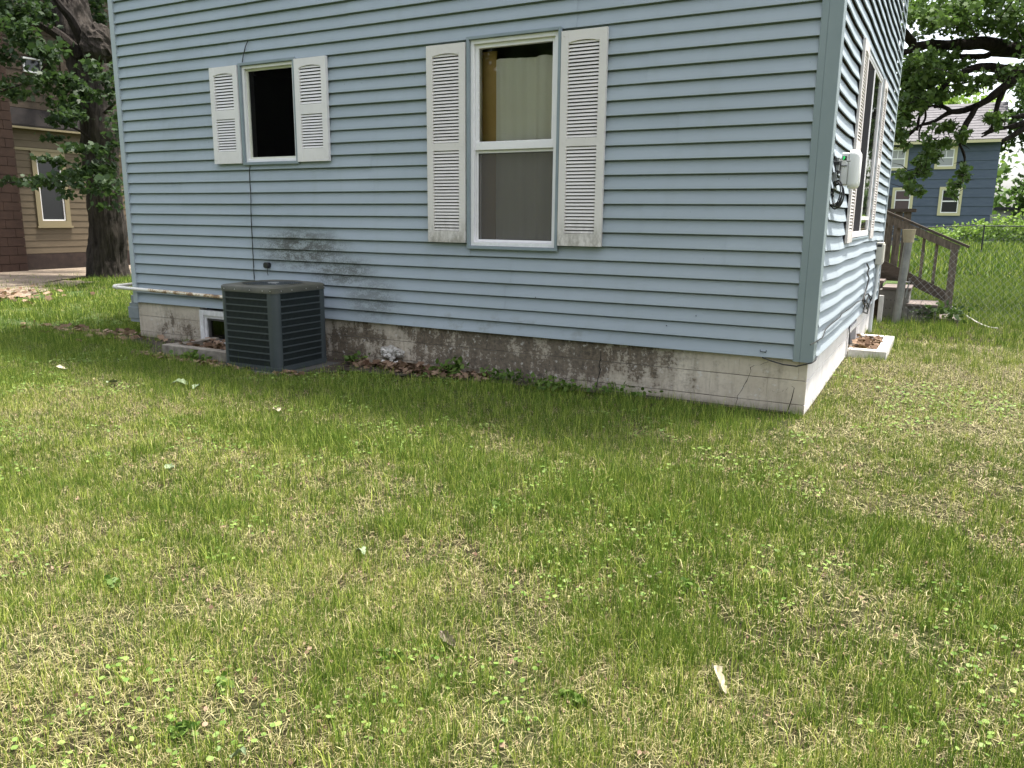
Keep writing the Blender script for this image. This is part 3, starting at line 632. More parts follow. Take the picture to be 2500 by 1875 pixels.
# wall cable and sensor
c2=lambda x,y:(440+x/4.148,80+y/4.148); cD=lambda x,y:(x*2500/2212,y*2500/2212)
pts=[atY(*c2(685,80),-.02),atY(*c2(660,140),-.034),atY(*c2(640,220),-.032),atY(*c2(628,300),-.034)]
mb=MB(); mb.tube(pts,.004,6); tag(mb.build('cable',M['blk'],smooth=True),'short black cable bending out of the siding above the small window','cable')
pts=[atY(*q,-.030) for q in (c2(708,1345),c2(700,1400),c2(705,1500),c2(715,1640),cD(542,460),cD(546,540),cD(549,600),cD(552,640))]
mb=MB(); mb.tube(pts,.0042,6); tag(mb.build('cable',M['blk'],smooth=True),'long black cable running down the siding from the small window to the air conditioner','cable')
k=atY(*cD(577,573),-.04); mb=MB(); 
mb.loft([[(k[0]+a*s_,y,k[2]+b*s_) for a,b,_ in rsq(.034,.028,.02,0)] for s_,y in((.9,-.018),(1,-.024),(1,-.056),(.85,-.064))],True,True)
sen=thing('outdoor_sensor','small round black sensor fixed on the siding above the air conditioner','sensor',tuple(k)); mb.build('sensor_body',M['blk'],sen,smooth=True)
mb=MB(); mb.tube([k+(0,0,-.02),k+(.005,0,-.05),k+(-.003,0,-.07),k+(.006,0,-.10)],.003,6); mb.build('sensor_wire',M['blk'],sen)
# black wire under the corner
pts=[atY(*c8(1955,318),-.03),atY(*c8(2000,335),-.035),atY(*c8(2050,350),-.04),atY(*c8(2110,358),-.045),np.array([.03,-.05,.395]),np.array([.045,-.01,.41]),np.array([.035,.1,.415]),np.array([.03,.2,.405])]
mb=MB(); mb.tube(pts,.0055,6); tag(mb.build('cable',M['blk'],smooth=True),'black cable looping round the near corner just under the siding','cable')
# cable along the side wall and bundle
c6=lambda x,y:(1900+x/2.91,480+y/2.91)
pts=[atX(*c6(x,y),.040) for x,y in((228,1053),(270,1030),(315,1000),(335,945),(365,915),(440,855),(450,830),(510,795),(560,750),(600,732))]
mb=MB(); mb.tube(pts,.0045,6); tag(mb.build('cable',M['blk'],smooth=True),'thin black cable wandering along the lower side siding','cable')
pts=[atX(*c6(x,y),.05) for x,y in((630,478),(645,510),(632,545),(645,580),(630,640),(615,690),(600,740),(620,790),(655,740),(640,690),(612,700),(608,760),(635,800),(665,720),(645,700),(620,760),(605,820),(632,830),(645,780),(620,740))]
mb=MB(); mb.tube(pts,.0085,6); tag(mb.build('cable_bundle',M['blk'],smooth=True),'tangled bundle of black cable hanging low on the side wall by the conduit','cable')
pts=[(.014,2.42,.38),(.02,2.44,.3),(.03,2.46,.2),(.1,2.8,.14)]
mb=MB(); mb.tube(pts,.005,6); tag(mb.build('cable',M['blk'],smooth=True),'black cable dropping into the white window well','cable')
# box and conduit
eb=thing('electrical_box','beige electrical box with conduit at the far end of the side wall','electrical box',(.04,4.7,.05))
bx(.02,.095,4.6,4.85,.86,1.12).build('box_body',M['boxbeige'],eb,bevel=.006); bx(.093,.104,4.615,4.835,.88,1.10).build('box_cover',M['boxbeige'],eb,bevel=.003); bx(.03,.08,4.597,4.6,1.07,1.1).build('latch',M['blk2'],eb)
mb=MB(); mb.tube([(.055,4.66,.86),(.055,4.66,.6),(.04,4.64,.45),(.04,4.62,.02)],.022,12); mb.build('conduit',M['conduit'],eb,smooth=True)
# antenna
an=thing('radio_antenna','white outdoor radio unit with green display on a bracket by the near corner','antenna',(.05,.3,1.7))
sx=lambda x:.796-(.796-x)*(6.168/6.238)
AX0,AX1,AXM=sx(.104),sx(.172),sx(.104); AZ0,AZ1=1.590,1.858
mb=MB(); 
lp=lambda s_,x:[(x,.36+a*s_,(AZ0+AZ1)/2+b*s_) for a,b,_ in rsq(.085,(AZ1-AZ0)/2,.04,0)]
mb.loft([lp(.96,AX0),lp(1,AX0+.008),lp(1,AX1-.03),lp(.95,AX1-.012),lp(.82,AX1)],True,True); mb.build('cover',M['devw'],an,smooth=True)
bx(.058,AX0-.002,.285,.42,1.615,1.838).build('body',M['devw'],an,bevel=.01,seg=3)
bx(.066,.094,.2815,.2845,1.785,1.813).build('display',M['blk2'],an)
for r in range(4):
    mb=MB(); mb.box(.071,.071+(.006,.010,.014,.010)[r],.2800,.2812,1.788+r*.0065,1.792+r*.0065); mb.build('display_segment',M['led'],an)
bx(.060,.102,.278,.2845,1.745,1.750).build('seam',M['blk2'],an)
mb=MB(); mb.tube([(.02,.22,1.66),(.02,.22,1.80)],.018,12); mb.build('mast_stub',M['blk2'],an,smooth=True)
for z in (1.69,1.75):
    bx(.0,.06,.2,.235,z,z+.022).build('clamp',M['blk2'],an,bevel=.002)
bx(.035,.055,.215,.40,1.70,1.80).build('bracket',M['devg'],an,bevel=.003); bx(.018,.024,.13,.22,1.60,1.68).build('wall_plate',M['devg'],an,bevel=.002)
bx(.024,.05,.17,.19,1.64,1.70).build('bracket',M['devg'],an)
for k in range(3):
    mb=MB(); mb.tube([(.005+k*.05,.20,1.775),(.03+k*.05,.196,1.775)],.006,8); mb.build('bolt',M['devg'],an)
cc=thing('cable_coil','coiled black cable hanging below the white radio unit','cable',(.05,.25,1.55))
for k in range(5):
    rx=.028+.005*k; rz=.075+.012*(k%3); cx=.052+.006*(k%2); cz=1.56-.005*k
    mb=MB(); mb.tube([(cx+rx*math.cos(a),.22+.012*k+.02*math.sin(a),cz+rz*math.sin(a)) for a in np.linspace(0,2*math.pi,21)],.0045,6,False); mb.build('cable_loop',M['blk'],cc,smooth=True)
mb=MB(); mb.tube([(.085,.30,1.60),(.088,.28,1.55),(.075,.25,1.50),(.05,.23,1.47)],.006,6); mb.build('cable_lead',M['blk'],cc,smooth=True)
mb=MB(); mb.tube([(.045,.2,1.66),(.03,.21,1.6),(.03,.22,1.54),(.022,.22,1.5)],.009,6); mb.build('cable_lead',M['blk'],cc,smooth=True)
mb=MB(); mb.tube([(.028,.1,1.55),(.03,.14,1.565),(.04,.2,1.54)],.0045,6); mb.build('cable_lead',M['blk'],cc,smooth=True)
# foam/plaster lump on the foundation
def lump(c,rad,name,mt,seed,parent=None,nu=28,nv=16,amp=.35,fr=18):
    mb=MB();vs_=[]
    for j in range(nv+1):
        for k in range(nu):
            th=math.pi*j/nv; ph=2*math.pi*k/nu; d=Vector((math.sin(th)*math.cos(ph),math.sin(th)*math.sin(ph),math.cos(th)))
            r=1+amp*mn.fractal(d*1.6+Vector((seed,0,0)),.8,2,4)+.3*abs(mn.noise(d*5+Vector((seed,3,0))))
            vs_.append((c[0]+d.x*rad[0]*r,c[1]+d.y*rad[1]*r,c[2]+d.z*rad[2]*r))
    mb.add(vs_,[(j*nu+k,j*nu+(k+1)%nu,(j+1)*nu+(k+1)%nu,(j+1)*nu+k) for j in range(nv) for k in range(nu)]); return mb.build(name,mt,parent,smooth=False)
q=atY(*cD(843,765),-.03); M['foam']=noisy('crumbling_plaster',(.2,.18,.15),(.62,.6,.56),22,.95,.6,60,.01)
fl=thing('plaster_lump','crumbling white and grey mortar patch bulging from the stained foundation','mortar patch',(q[0],-.02,q[2]))
lump((q[0],-.01,q[2]+.015),(.12,.03,.05),'patch',M['foam'],1,fl); 
for k in range(22): lump((q[0]+random.uniform(-.11,.11),-.036,q[2]+random.uniform(-.09,.05)),(.02,.014,.015),'chunk',M['curbw'] if k%2 else M['foam'],k+5,fl,8,6)
# ------------------------------------------------------------------ foliage generator
def cloud(name,mt,pos,size,shape='lobed',parent=None,normal_up=.3,kind=None,tint=None,flat=None,seed=0):
    r=np.random.default_rng(seed+11); pos=np.asarray(pos,float); n=len(pos)
    if shape=='lobed':
        out=np.array([(0,0),(.22,.16),(.46,.12),(.34,.38),(.5,.62),(.24,.7),(0,1),(-.24,.7),(-.5,.62),(-.34,.38),(-.46,.12),(-.22,.16)])
    elif shape=='oval': out=np.array([(0,0),(.28,.25),(.3,.6),(0,1),(-.3,.6),(-.28,.25)])
    elif shape=='round': out=np.array([(0,0),(.4,.1),(.5,.5),(.3,.85),(-.3,.85),(-.5,.5),(-.4,.1)])
    else: out=np.array([(0,0),(.4,.4),(0,1),(-.4,.4)])
    m=len(out)
    d=r.normal(size=(n,3)); d/=np.linalg.norm(d,axis=1)[:,None]                # leaf direction
    nn=r.normal(size=(n,3))*(1-normal_up)+np.array([0,0,1.])*normal_up*2.2
    if flat is not None: nn=nn*flat+np.array([0,0,1.])*(1-flat)
    nn-=d*np.sum(nn*d,1)[:,None]; nn/=np.linalg.norm(nn,axis=1)[:,None]+1e-9; sdv=np.cross(d,nn)
    if flat is not None: d[:,2]*=flat; 
    sz=np.asarray(size)*r.uniform(.6,1.25,n)
    V=pos[:,None,:]+sz[:,None,None]*(sdv[:,None,:]*out[None,:,0,None]+d[:,None,:]*out[None,:,1,None]+ nn[:,None,:]*(-.35*(out[None,:,0,None]**2)+.12*np.sin(out[None,:,1,None]*3)))
    V=V.reshape(-1,3); off=ORG[parent.name] if parent is not None else np.zeros(3); V=V-off
    me=bpy.data.meshes.new(name); me.vertices.add(n*m); me.vertices.foreach_set('co',V.astype(np.float32).ravel())
    me.loops.add(n*m); me.loops.foreach_set('vertex_index',np.arange(n*m,dtype=np.int32)); me.polygons.add(n); me.polygons.foreach_set('loop_start',np.arange(0,n*m,m,dtype=np.int32)); me.polygons.foreach_set('loop_total',np.full(n,m,dtype=np.int32))
    me.update(); a=me.attributes.new('tint','FLOAT','POINT'); t=(tint if tint is not None else r.uniform(0,1,n)); a.data.foreach_set('value',np.repeat(t,m).astype(np.float32)); me.materials.append(mt)
    o=link(name,me,parent)
    if kind:o['kind']=kind
    return o
def puffs(cl,seed=0,sg=.20):
    r=np.random.default_rng(seed); P_=[]
    for c,rad,n in cl:
        rad=np.array(rad if hasattr(rad,'__len__') else (rad,)*3,float)
        # several sub-clumps so that the outline is ragged
        k=max(2,n//28); sub=r.normal(size=(k,3)); sub/=np.linalg.norm(sub,axis=1)[:,None]; sub*=r.uniform(.2,1,(k,1))**.6
        who=r.integers(0,k,n); q=sub[who]+r.normal(size=(n,3))*sg
        P_.append(np.array(c)[None,:]+q*rad)
    return np.concatenate(P_)
def limb(pts,rads,mt,parent,name='limb',n=10,rough_=.0,sub=6):
    P_=[np.array(p,float) for p in pts]; out=[];rr=[]
    for i in range(len(P_)-1):
        p0=P_[max(i-1,0)];p1=P_[i];p2=P_[i+1];p3=P_[min(i+2,len(P_)-1)]
        for t in np.linspace(0,1,sub+1)[:-1]:
            out.append(.5*((2*p1)+(-p0+p2)*t+(2*p0-5*p1+4*p2-p3)*t*t+(-p0+3*p1-3*p2+p3)*t**3)); rr.append(rads[i]+(rads[i+1]-rads[i])*t)
    out.append(P_[-1]); rr.append(rads[-1])
    mb=MB(); mb.tube(out,rr,n)
    if rough_:
        L=[Vector(v) for v in mb.v]; cs=[Vector(tuple(o)) for o in out]
        nv=[]
        for i,v in enumerate(L):
            c=cs[min(i//n,len(cs)-1)]; d=(v-c); h=mn.fractal(Vector((v.x*9,v.y*9,v.z*1.1)),.7,2,4); h2=mn.noise(Vector((v.x*1.7,v.y*1.7,v.z*1.2)))
            dn=d.normalized() if d.length>1e-6 else d
            nv.append(tuple(v+dn*(rough_*(h)+rough_*1.2*h2)))
        mb.v=nv
    return mb.build(name,mt,parent,smooth=True)
# ------------------------------------------------------------------ left oak
c1=lambda x,y:(x/2.183,y/2.183)
TY=5.3
tr=thing('oak_tree','large oak with furrowed bark and low leafy shoots before the tan house','tree',(-15.2,TY,0))
ctr=[(588,1490,112),(575,1380,92),(568,1200,86),(558,1000,86),(540,800,84),(522,600,88),(480,420,92),(440,250,90),(400,120,88),(365,0,88),(330,-160,84),(280,-400,80)]
pp=[];rr=[]
for x,y,r in ctr:
    p=atY(*c1(x,y),TY); pp.append(p); dd=np.dot(p-CAM,CF); rr.append(r/2.183/FPX*dd)
pp[0][2]=-.1
limb(pp,rr,M['bark'],tr,'trunk',72,.055,16)
b=atY(*c1(520,235),TY-.15); lump(b,(.30,.3,.34),'burl',M['bark'],3,tr,28,18,.2)
lb=[([(430,300),(330,200),(180,110),(20,60),(-200,40)],.13),([(500,520),(420,470),(300,420),(150,440),(0,490)],.04),([(500,760),(430,700),(340,660),(280,620)],.03),([(520,930),(430,940),(310,960),(160,965),(30,975)],.035),([(450,240),(380,100),(300,0),(200,-200)],.12),([(560,600),(600,560),(640,520)],.04),([(210,395),(260,310),(330,190)],.02)]
for L_,r0 in lb:
    ps=[atY(*c1(x,y),TY-.25-.25*i) for i,(x,y) in enumerate(L_)]; limb(ps,list(np.linspace(r0,r0*.3,len(ps))),M['barkd'],tr,'limb',8,0,4)
cl=[]
for x,y,rx,ry,n in [(40,60,130,80,420),(200,50,110,70,330),(130,180,110,60,360),(20,150,90,70,240),(240,240,70,50,220),(290,290,60,40,200),(60,300,60,60,160),(60,480,120,35,330),(160,425,90,28,240),(280,410,80,40,260),(340,470,90,50,380),(430,520,90,45,300),(500,400,70,60,280),(530,330,50,50,180),(330,580,90,45,300),(290,640,60,30,150),(430,640,70,50,220),(560,470,60,70,260),(590,600,50,70,260),(600,740,40,70,200),(560,860,60,50,200),(300,730,45,22,90),(400,780,80,32,220),(360,850,50,28,150),(470,900,90,40,300),(380,930,90,30,260),(180,985,110,22,230),(60,965,50,16,90),(290,975,60,35,160),(450,985,90,45,300),(540,960,70,50,260),(440,1040,30,25,70),(590,1000,50,50,180),(600,1090,50,22,110),(560,1030,60,30,120),(620,900,30,60,120),(0,-60,200,90,600)]:
    p=atY(*c1(x,y),TY-.8-random.uniform(0,.9)); s_=np.dot(p-CAM,CF)/FPX/2.183; cl.append((p,(rx*s_,.45,ry*s_),int(n*(.34 if x>400 else .55))))
cl+=[((x,y,z),(1.8,1.6,.8),520) for x,y,z in [(-17,6,9),(-15,7.5,9.6),(-18.2,8,9.4),(-16,4.6,10)]]  # out-of-view crown clumps, added to shade the tan house and trunk
for x,y,rx,ry,n in [(520,60,60,120,500),(560,200,50,90,260),(250,60,80,80,350),(400,-100,250,80,500),(250,300,60,60,150),(600,350,40,120,260)]:
    p=atY(*c1(x,y),TY+1.1); s_=np.dot(p-CAM,CF)/FPX/2.183; cl.append((p,(rx*s_,.3,ry*s_),int(n*.7)))
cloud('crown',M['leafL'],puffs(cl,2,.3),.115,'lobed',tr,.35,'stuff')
# ------------------------------------------------------------------ right oak
c7=lambda x,y:(2100+x/2.765,y/2.765)
t2=thing('oak_tree','spreading oak with dark crooked limbs reaching in from the right edge','tree',(6.2,9.5,.1))
limb([(6.2,9.5,0),(6.1,9.4,1.5),(5.8,9.3,3),(5.6,9.3,4.4),(5.5,9.6,6.5)],[.42,.36,.33,.3,.2],M['barkd'],t2,'trunk',24,.04,6)
def L7(pts,Y0,Y1,r0,r1,start=None,n=8):
    ps=[atY(*c7(x,y),Y0+(Y1-Y0)*i/(len(pts)-1)) for i,(x,y) in enumerate(pts)]
    if start is not None: ps=[np.array(start)]+ps
    limb(ps,list(np.linspace(r0,r1,len(ps))),M['barkd'],t2,'limb',n,0.01,6); return ps
L7([(1106,330),(960,310),(830,290),(700,300),(600,305),(470,300),(380,315),(340,270),(290,210)],9.2,8.2,.115,.055,(5.6,9.3,3.9),12)
L7([(380,315),(330,345),(275,355),(230,380)],8.4,8.1,.05,.03)
L7([(720,310),(640,375),(830,380),(900,360),(1106,370)],8.9,9.4,.035,.06)
L7([(1106,485),(1000,475),(880,455),(780,458),(690,490),(600,540),(520,640),(450,700),(400,790),(385,880)],9.2,8.4,.09,.016,(5.7,9.3,3.3),10)
L7([(1106,490),(1030,550),(940,610),(860,675),(770,720),(680,750),(600,760),(500,820),(400,850),(320,920)],9.1,8.6,.08,.016,(5.7,9.3,3.2),10)
L7([(780,720),(740,790),(690,870),(670,960),(705,1060),(690,1150)],8.8,8.7,.035,.008)
L7([(800,700),(770,760),(720,850),(700,900)],8.8,8.9,.03,.01); L7([(610,750),(560,720),(480,715),(420,740)],8.7,8.6,.03,.012)
L7([(600,545),(500,720),(560,700)],8.7,8.7,.02,.01); L7([(970,600),(930,700),(905,800),(880,870),(820,905)],9,9,.045,.012); L7([(905,800),(890,870),(900,860)],9,9,.02,.01)
L7([(1106,830),(1040,850),(940,870),(870,895),(820,925)],9.2,9,.05,.012); L7([(1106,780),(1040,790),(990,780)],9.2,9,.04,.01); L7([(1106,870),(1020,920),(960,950)],9.2,9,.05,.03)
L7([(520,830),(490,880),(480,930)],8.7,8.7,.018,.006); L7([(440,740),(440,800),(400,880),(400,960)],8.6,8.6,.016,.006); L7([(640,640),(560,590),(700,560),(860,520)],8.8,9,.014,.02)
cl=[]
for x,y,rx,ry,n in [(420,40,90,60,330),(560,60,110,70,420),(330,120,60,60,150),(740,50,130,70,480),(900,60,120,80,420),(1050,90,110,100,450),(640,170,120,60,340),(830,190,130,70,420),(460,180,80,60,240),(1000,230,100,70,330),(500,120,90,50,220),(340,440,80,80,330),(450,420,90,70,330),(560,410,80,50,240),(300,560,60,80,300),(400,560,100,80,420),(500,520,80,60,240),(650,420,60,35,130),(300,700,60,80,300),(380,690,80,60,240),(480,660,70,50,150),(290,830,60,60,240),(260,930,45,50,170),(280,960,55,30,120),(700,490,100,30,130),(850,520,100,40,170),(950,520,70,40,120),(620,600,80,40,130),(780,600,60,40,90),(560,850,60,30,120),(600,880,60,50,150),(660,900,50,40,130),(680,930,40,30,90),(850,780,30,25,60),(930,780,60,30,130),(950,830,30,30,80),(480,960,60,50,180),(450,1050,60,60,220),(400,1120,50,50,200),(350,1170,60,40,190),(300,1200,60,30,170),(340,1240,60,50,150),(400,1280,40,35,110),(440,1170,50,50,140),(520,1020,50,50,160),(580,960,60,40,130),(690,1110,30,20,40),(690,1180,45,30,100),(640,1240,45,30,100),(630,1310,40,25,80),(700,1200,30,20,50),(330,1290,25,25,40),(800,-40,400,80,900),(1180,300,120,260,500)]:
    p=atY(*c7(x,y),8.6+random.uniform(-.5,.5)); s_=np.dot(p-CAM,CF)/FPX/2.765; cl.append((p,(rx*s_*1.05,.45,ry*s_*1.05),int(n*(.55 if y>800 else (1.0 if (x<700 and y>330) else .72)))))
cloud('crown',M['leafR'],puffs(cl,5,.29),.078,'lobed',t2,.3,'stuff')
def twigs(parent,cl,per,r0,seed):
    r=np.random.default_rng(seed); mb=MB()
    for c,rad,n in cl:
        c=np.array(c); rad=np.array(rad)
        for k in range(per):
            a=c+r.normal(0,.35,3)*rad; d=r.normal(0,1,3)*rad*.9; mb.tube([a,a+d*.5+r.normal(0,.12,3)*rad,a+d+r.normal(0,.15,3)*rad],[r0,r0*.7,r0*.3],3,False)
    mb.build('twigs',M['barkd'],parent,kind='stuff')
twigs(t2,cl,5,.009,3)
cl=[((x,y,z),(1.5,1.5,.7),420) for x,y,z in [(2.2,9,7.6),(3.8,11,8.0),(1.6,11.5,8.4),(5.2,13,8.6),(2.8,14,9.2),(7,14,8.8),(4.5,16.5,9.8),(7.5,17,9.6)]]+[((x,y,z),(1.0,1.0,.7),260) for x,y,z in [(4.5,9.5,5.6),(5.5,8.3,5.8),(6.8,9.5,5.4),(6.4,11,5.8),(3.4,9.2,5.7),(7.8,8.4,5.0),(5.4,10.2,7),(7.6,10.6,6.2)]]  # the wider clumps are unseen crown added overhead to shade the yard
cloud('crown',M['leafR'],puffs(cl,6),.15,'leaf',t2,.3,'stuff')
# ------------------------------------------------------------------ tan house on the left
XT=-18.5
th=thing('tan_house','two-storey tan clapboard house with brown shingled upper wall behind the left oak','house',(XT-3,7,0))
zb,zt=.40,3.33; nC=19; ph=(zt-zb)/nC; TW=(5.80,6.63,1.06,2.79)
def tanpanel(a,b,z0,z1): return MB().add([(XT+.012,a,z0+.004),(XT+.012,b,z0+.004),(XT+.002,b,z1),(XT+.002,a,z1),(XT-.01,a,z0),(XT-.01,b,z0)],[(0,1,2,3),(4,5,1,0)])
for i in range(nC):
    z0=zb+ph*i; z1=z0+ph
    hol=[(TW[0],TW[1])] if z1>TW[2] and z0<TW[3] else []
    for a,b in rects_minus(5.2,10,hol): tanpanel(a,b,z0,z1).build('clapboard',M['tan'],th)
bx(XT-6,XT-.02,5.2,12,-.1,3.3).build('wall',M['tan'],th); bx(XT-.02,XT+.03,5.2,10,-.1,.39).build('foundation',M['skirt'],th)
mb=MB(); mb.add([(XT+.20,5.0,3.36),(XT+.20,11,3.36),(XT+.03,11,3.74),(XT+.03,5.0,3.74),(XT+.20,5.0,3.32),(XT+.20,11,3.32),(XT,11,3.33),(XT,5.2,3.33)],[(0,1,2,3),(4,5,1,0),(7,6,5,4),(0,3,7,4)]); mb.build('shingle_skirt',M['darkroof'],th)
bx(XT+.16,XT+.205,5.0,11,3.27,3.315).build('eave_board',M['tancream'],th)
bx(XT+.014,XT+.035,5.2,11,2.80,2.86).build('band_board',M['tancream'],th)
# brown shingled upper wall: rows of shingles
for i in range(16):
    z0=3.75+i*.17
    for a,b in rects_minus(5.2,8.0,[(5.85,6.30)] if z0+.17>4.56 and z0<4.9 else []):
        MB().add([(XT+.0+.02,a,z0),(XT+.02,b,z0),(XT+.004,b,z0+.172),(XT+.004,a,z0+.172),(XT-.01,a,z0-.001),(XT-.01,b,z0-.001)],[(0,1,2,3),(4,5,1,0)]).build('shingle_course',M['brownsh'],th)
bx(XT-6,XT-.015,5.2,12,3.35,7.5).build('wall',M['brownsh'],th)
bx(XT+.01,XT+.05,6.75,6.85,3.75,7).build('corner_board',M['brownsh'],th)
mb=MB(); mb.add([(XT+.5,5.0,7.5),(XT+.5,12.3,7.5),(XT-3,12.3,9.4),(XT-3,5.0,9.4),(XT-6.5,5.0,7.5),(XT-6.5,12.3,7.5)],[(0,1,2,3),(3,2,5,4),(0,3,4),(1,5,2),(0,4,5,1)]); mb.build('roof',M['darkroof'],th)
def pX(u,d,z): return (XT+d,u,z)
wn=framebox(pX,TW[0],TW[1],TW[2],TW[3],.115,-.01,.045,'window',M['tancream'],th,bev=0); framebox(pX,TW[0]+.118,TW[1]-.118,TW[2]+.118,TW[3]-.118,.03,-.04,.02,'sash',M['frame'],wn,bev=0)
pane(pX,TW[0]+.14,TW[1]-.14,TW[2]+.14,TW[3]-.14,-.005,'pane',M['darkwin'],wn); pbox(pX,TW[0]-.03,TW[1]+.03,0,.07,TW[2]-.05,TW[2]-.002).build('sill',M['tancream'],wn); pbox(pX,TW[0]-.03,TW[1]+.03,0,.06,TW[3]+.003,TW[3]+.01).build('lintel',M['tancream'],wn)
wn=framebox(pX,5.85,6.30,4.56,4.89,.035,-.01,.05,'window',M['frame'],th,bev=0); pane(pX,5.88,6.27,4.6,4.85,.0,'pane',M['darkwin'],wn)
# brick chimney breast on that house
cy0=3.5; chm=MB(); chm.box(XT+.0,XT+.30,cy0+.01,5.25,-.1,6.0); chm.build('chimney_core',M['mortar'],th)
r=0; z=0.0
while z<5.6:
    y=5.27-(.40 if r%2 else .2)
    hh=.20
    ys_=[5.27]; 
    while y>4.2: ys_.append(y); y-=.40
    for a,b in zip(ys_[1:],ys_[:-1]): bx(XT+.29,XT+.325,a+.004,b-.004 if b<5.265 else b,z+.006,z+hh-.006).build('brick',M['chim'],th)
    z+=hh; r+=1
# ------------------------------------------------------------------ blue-grey neighbour house on the right
YB=41
bh=thing('blue_house','two-storey slate blue house with pale yellow window trim far behind the yard','house',(0,YB+4,.4))
BXL,BXR,BZ0,BZ1=-6.0,2.42,.35,5.22; nb=11; ph=(BZ1-BZ0)/nb
bwins=[(-2.58,-1.60,3.92,5.08,'bluewin'),(-.37,.60,3.95,5.06,'bluewin'),(-2.16,-1.17,1.80,3.06,'purp'),(0.0,1.03,1.66,3.08,'darkwin')]
for i in range(nb):
    z0=BZ0+i*ph; z1=z0+ph
    hs_=[w_ for w_ in bwins if w_[2]<z1 and w_[3]>z0]; 
    MB().add([(BXL,YB-.03,z0+.012),(BXR,YB-.03,z0+.012),(BXR,YB-.004,z1),(BXL,YB-.004,z1),(BXL,YB+.02,z0),(BXR,YB+.02,z0)],[(0,1,2,3),(4,5,1,0)]).build('siding_board',M['blue'],bh)
bx(BXL,BXR,YB+.0,YB+7,BZ0-.3,BZ1).build('wall',M['blue'],bh)
bx(BXL,BXR+.01,YB-.02,YB+.05,-.1,BZ0+.3).build('foundation',M['curb'],bh)
mb=MB(); RX=2.62
mb.add([(BXL,YB-.45,5.30),(RX,YB-.45,5.30),(RX,YB+3.5,7.45),(BXL,YB+3.5,7.45),(RX,YB+7.4,5.3),(BXL,YB+7.4,5.3),(BXL,YB-.45,5.2),(RX,YB-.45,5.2)],[(0,1,2,3),(3,2,4,5),(6,7,1,0),(1,4,2)]); rf=mb.build('roof',M['roofg'],bh)
for i in range(14):
    t=i/14.; t1=(i+1)/14.+.01; y0=YB-.46+t*3.95; y1=YB-.46+t1*3.95; zz0=5.30+t*2.15; zz1=5.30+t1*2.15
    MB().add([(BXL,y0,zz0+.035),(RX+.01,y0,zz0+.035),(RX+.01,y1,zz1+.012),(BXL,y1,zz1+.012),(BXL,y0,zz0),(RX+.01,y0,zz0)],[(0,1,2,3),(4,5,1,0)]).build('shingle_course',M['roofg'],rf)
bx(BXL,RX+.02,YB-.5,YB-.43,5.16,5.29).build('gutter',M['yel'],bh)
pYn=lambda u,d,z:(u,YB-d,z)
for x0,x1,z0,z1,mt in bwins:
    wn=framebox(pYn,x0,x1,z0,z1,.13,-.01,.07,'window',M['yel'],bh,bev=0)
    framebox(pYn,x0+.132,x1-.132,z0+.132,z1-.132,.045,-.01,.05,'sash',M['frame'],wn,bev=0); pane(pYn,x0+.15,x1-.15,z0+.15,z1-.15,.035,'pane',M[mt],wn)
    pbox(pYn,x0+.13,x1-.13,.036,.055,(z0+z1)/2-.03,(z0+z1)/2+.03).build('meeting_rail',M['frame'],wn)
    if mt=='bluewin': pbox(pYn,(x0+x1)/2-.015,(x0+x1)/2+.015,.036,.05,(z0+z1)/2+.03,z1-.17).build('muntin',M['frame'],wn)
wn=framebox(pYn,.62,1.30,.55,.92,.05,-.01,.05,'window',M['frame'],bh,bev=0); pane(pYn,.66,1.26,.59,.88,.035,'pane',M['darkwin'],wn); pbox(pYn,.94,.98,.036,.055,.6,.87).build('muntin',M['frame'],wn)
mb=MB(); mb.tube([(-2.3,YB-.8,1.6),(-2.3,YB-.8,2.6)],.16,10); mb.tube([(-2.3,YB-.8,2.6),(-2.3,YB-.8,2.68)],[.22,.05],10); mb.build('flue',M['blk2'],bh)
# shed and pale fence right of that house
sh=thing('pale_shed','small pale grey shed half hidden by weeds beside the slate blue house','shed',(4,YB+4,.4)); bx(2.9,6.4,YB+4,YB+7,.4,2.0).build('wall',M['boxbeige'],sh); bx(2.7,6.6,YB+3.8,YB+7.2,2.0,2.15).build('roof',M['roofg'],sh)
bx(3.9,4.5,YB+3.97,YB+3.99,.5,1.6).build('door',M['frame'],sh)
wf_=thing('wooden_fence','short weathered board fence between the slate blue house and the tree','fence',(2.6,YB-.2,.4))
for k in range(5): bx(2.35+k*.15,2.35+k*.15+.14,YB-.35,YB-.32,.4,1.72+.02*(k%2)).build('board',M['galv'],wf_)
# background trees
def btree(name,label,x,y,h,r,mt,n,seed,trunk=.18,group=None,ls=.32,z=.4,low=.35):
    t=thing(name,label,'tree',(x,y,z),group); rr_=np.random.default_rng(seed)
    limb([(x,y,z-.2),(x+.1,y,z+h*.3),(x-.1,y,z+h*.6),(x,y,z+h*.85)],[trunk*1.3,trunk,trunk*.7,trunk*.2],M['barkd'],t,'trunk',10,0,3)
    cl=[]
    for k in range(16):
        a=rr_.uniform(0,6.28); zz=rr_.uniform(low,1); q=r*(1-.55*abs(zz-.6)/.5)*rr_.uniform(.25,.8); cl.append(((x+q*math.cos(a),y+q*math.sin(a),z+h*zz),(r*.42,r*.42,r*.36),n//16))
    cloud('crown',mt,puffs(cl,seed),ls,'leaf',t,.35,'stuff')
btree('maple_tree','bright green tree rising behind the ridge of the slate blue roof',-.5,58,9.5,4.2,M['leafB'],5200,1,ls=.42,low=.3)
btree('maple_tree','tall mid-green tree standing right of the slate blue house',5.2,44,9,3.3,M['leafR'],6500,2,ls=.3,low=.12,trunk=.22)
btree('maple_tree','pale green tree at the right edge behind the shed',10.5,52,10,4.5,M['leafB'],5200,3,ls=.4,low=.1)
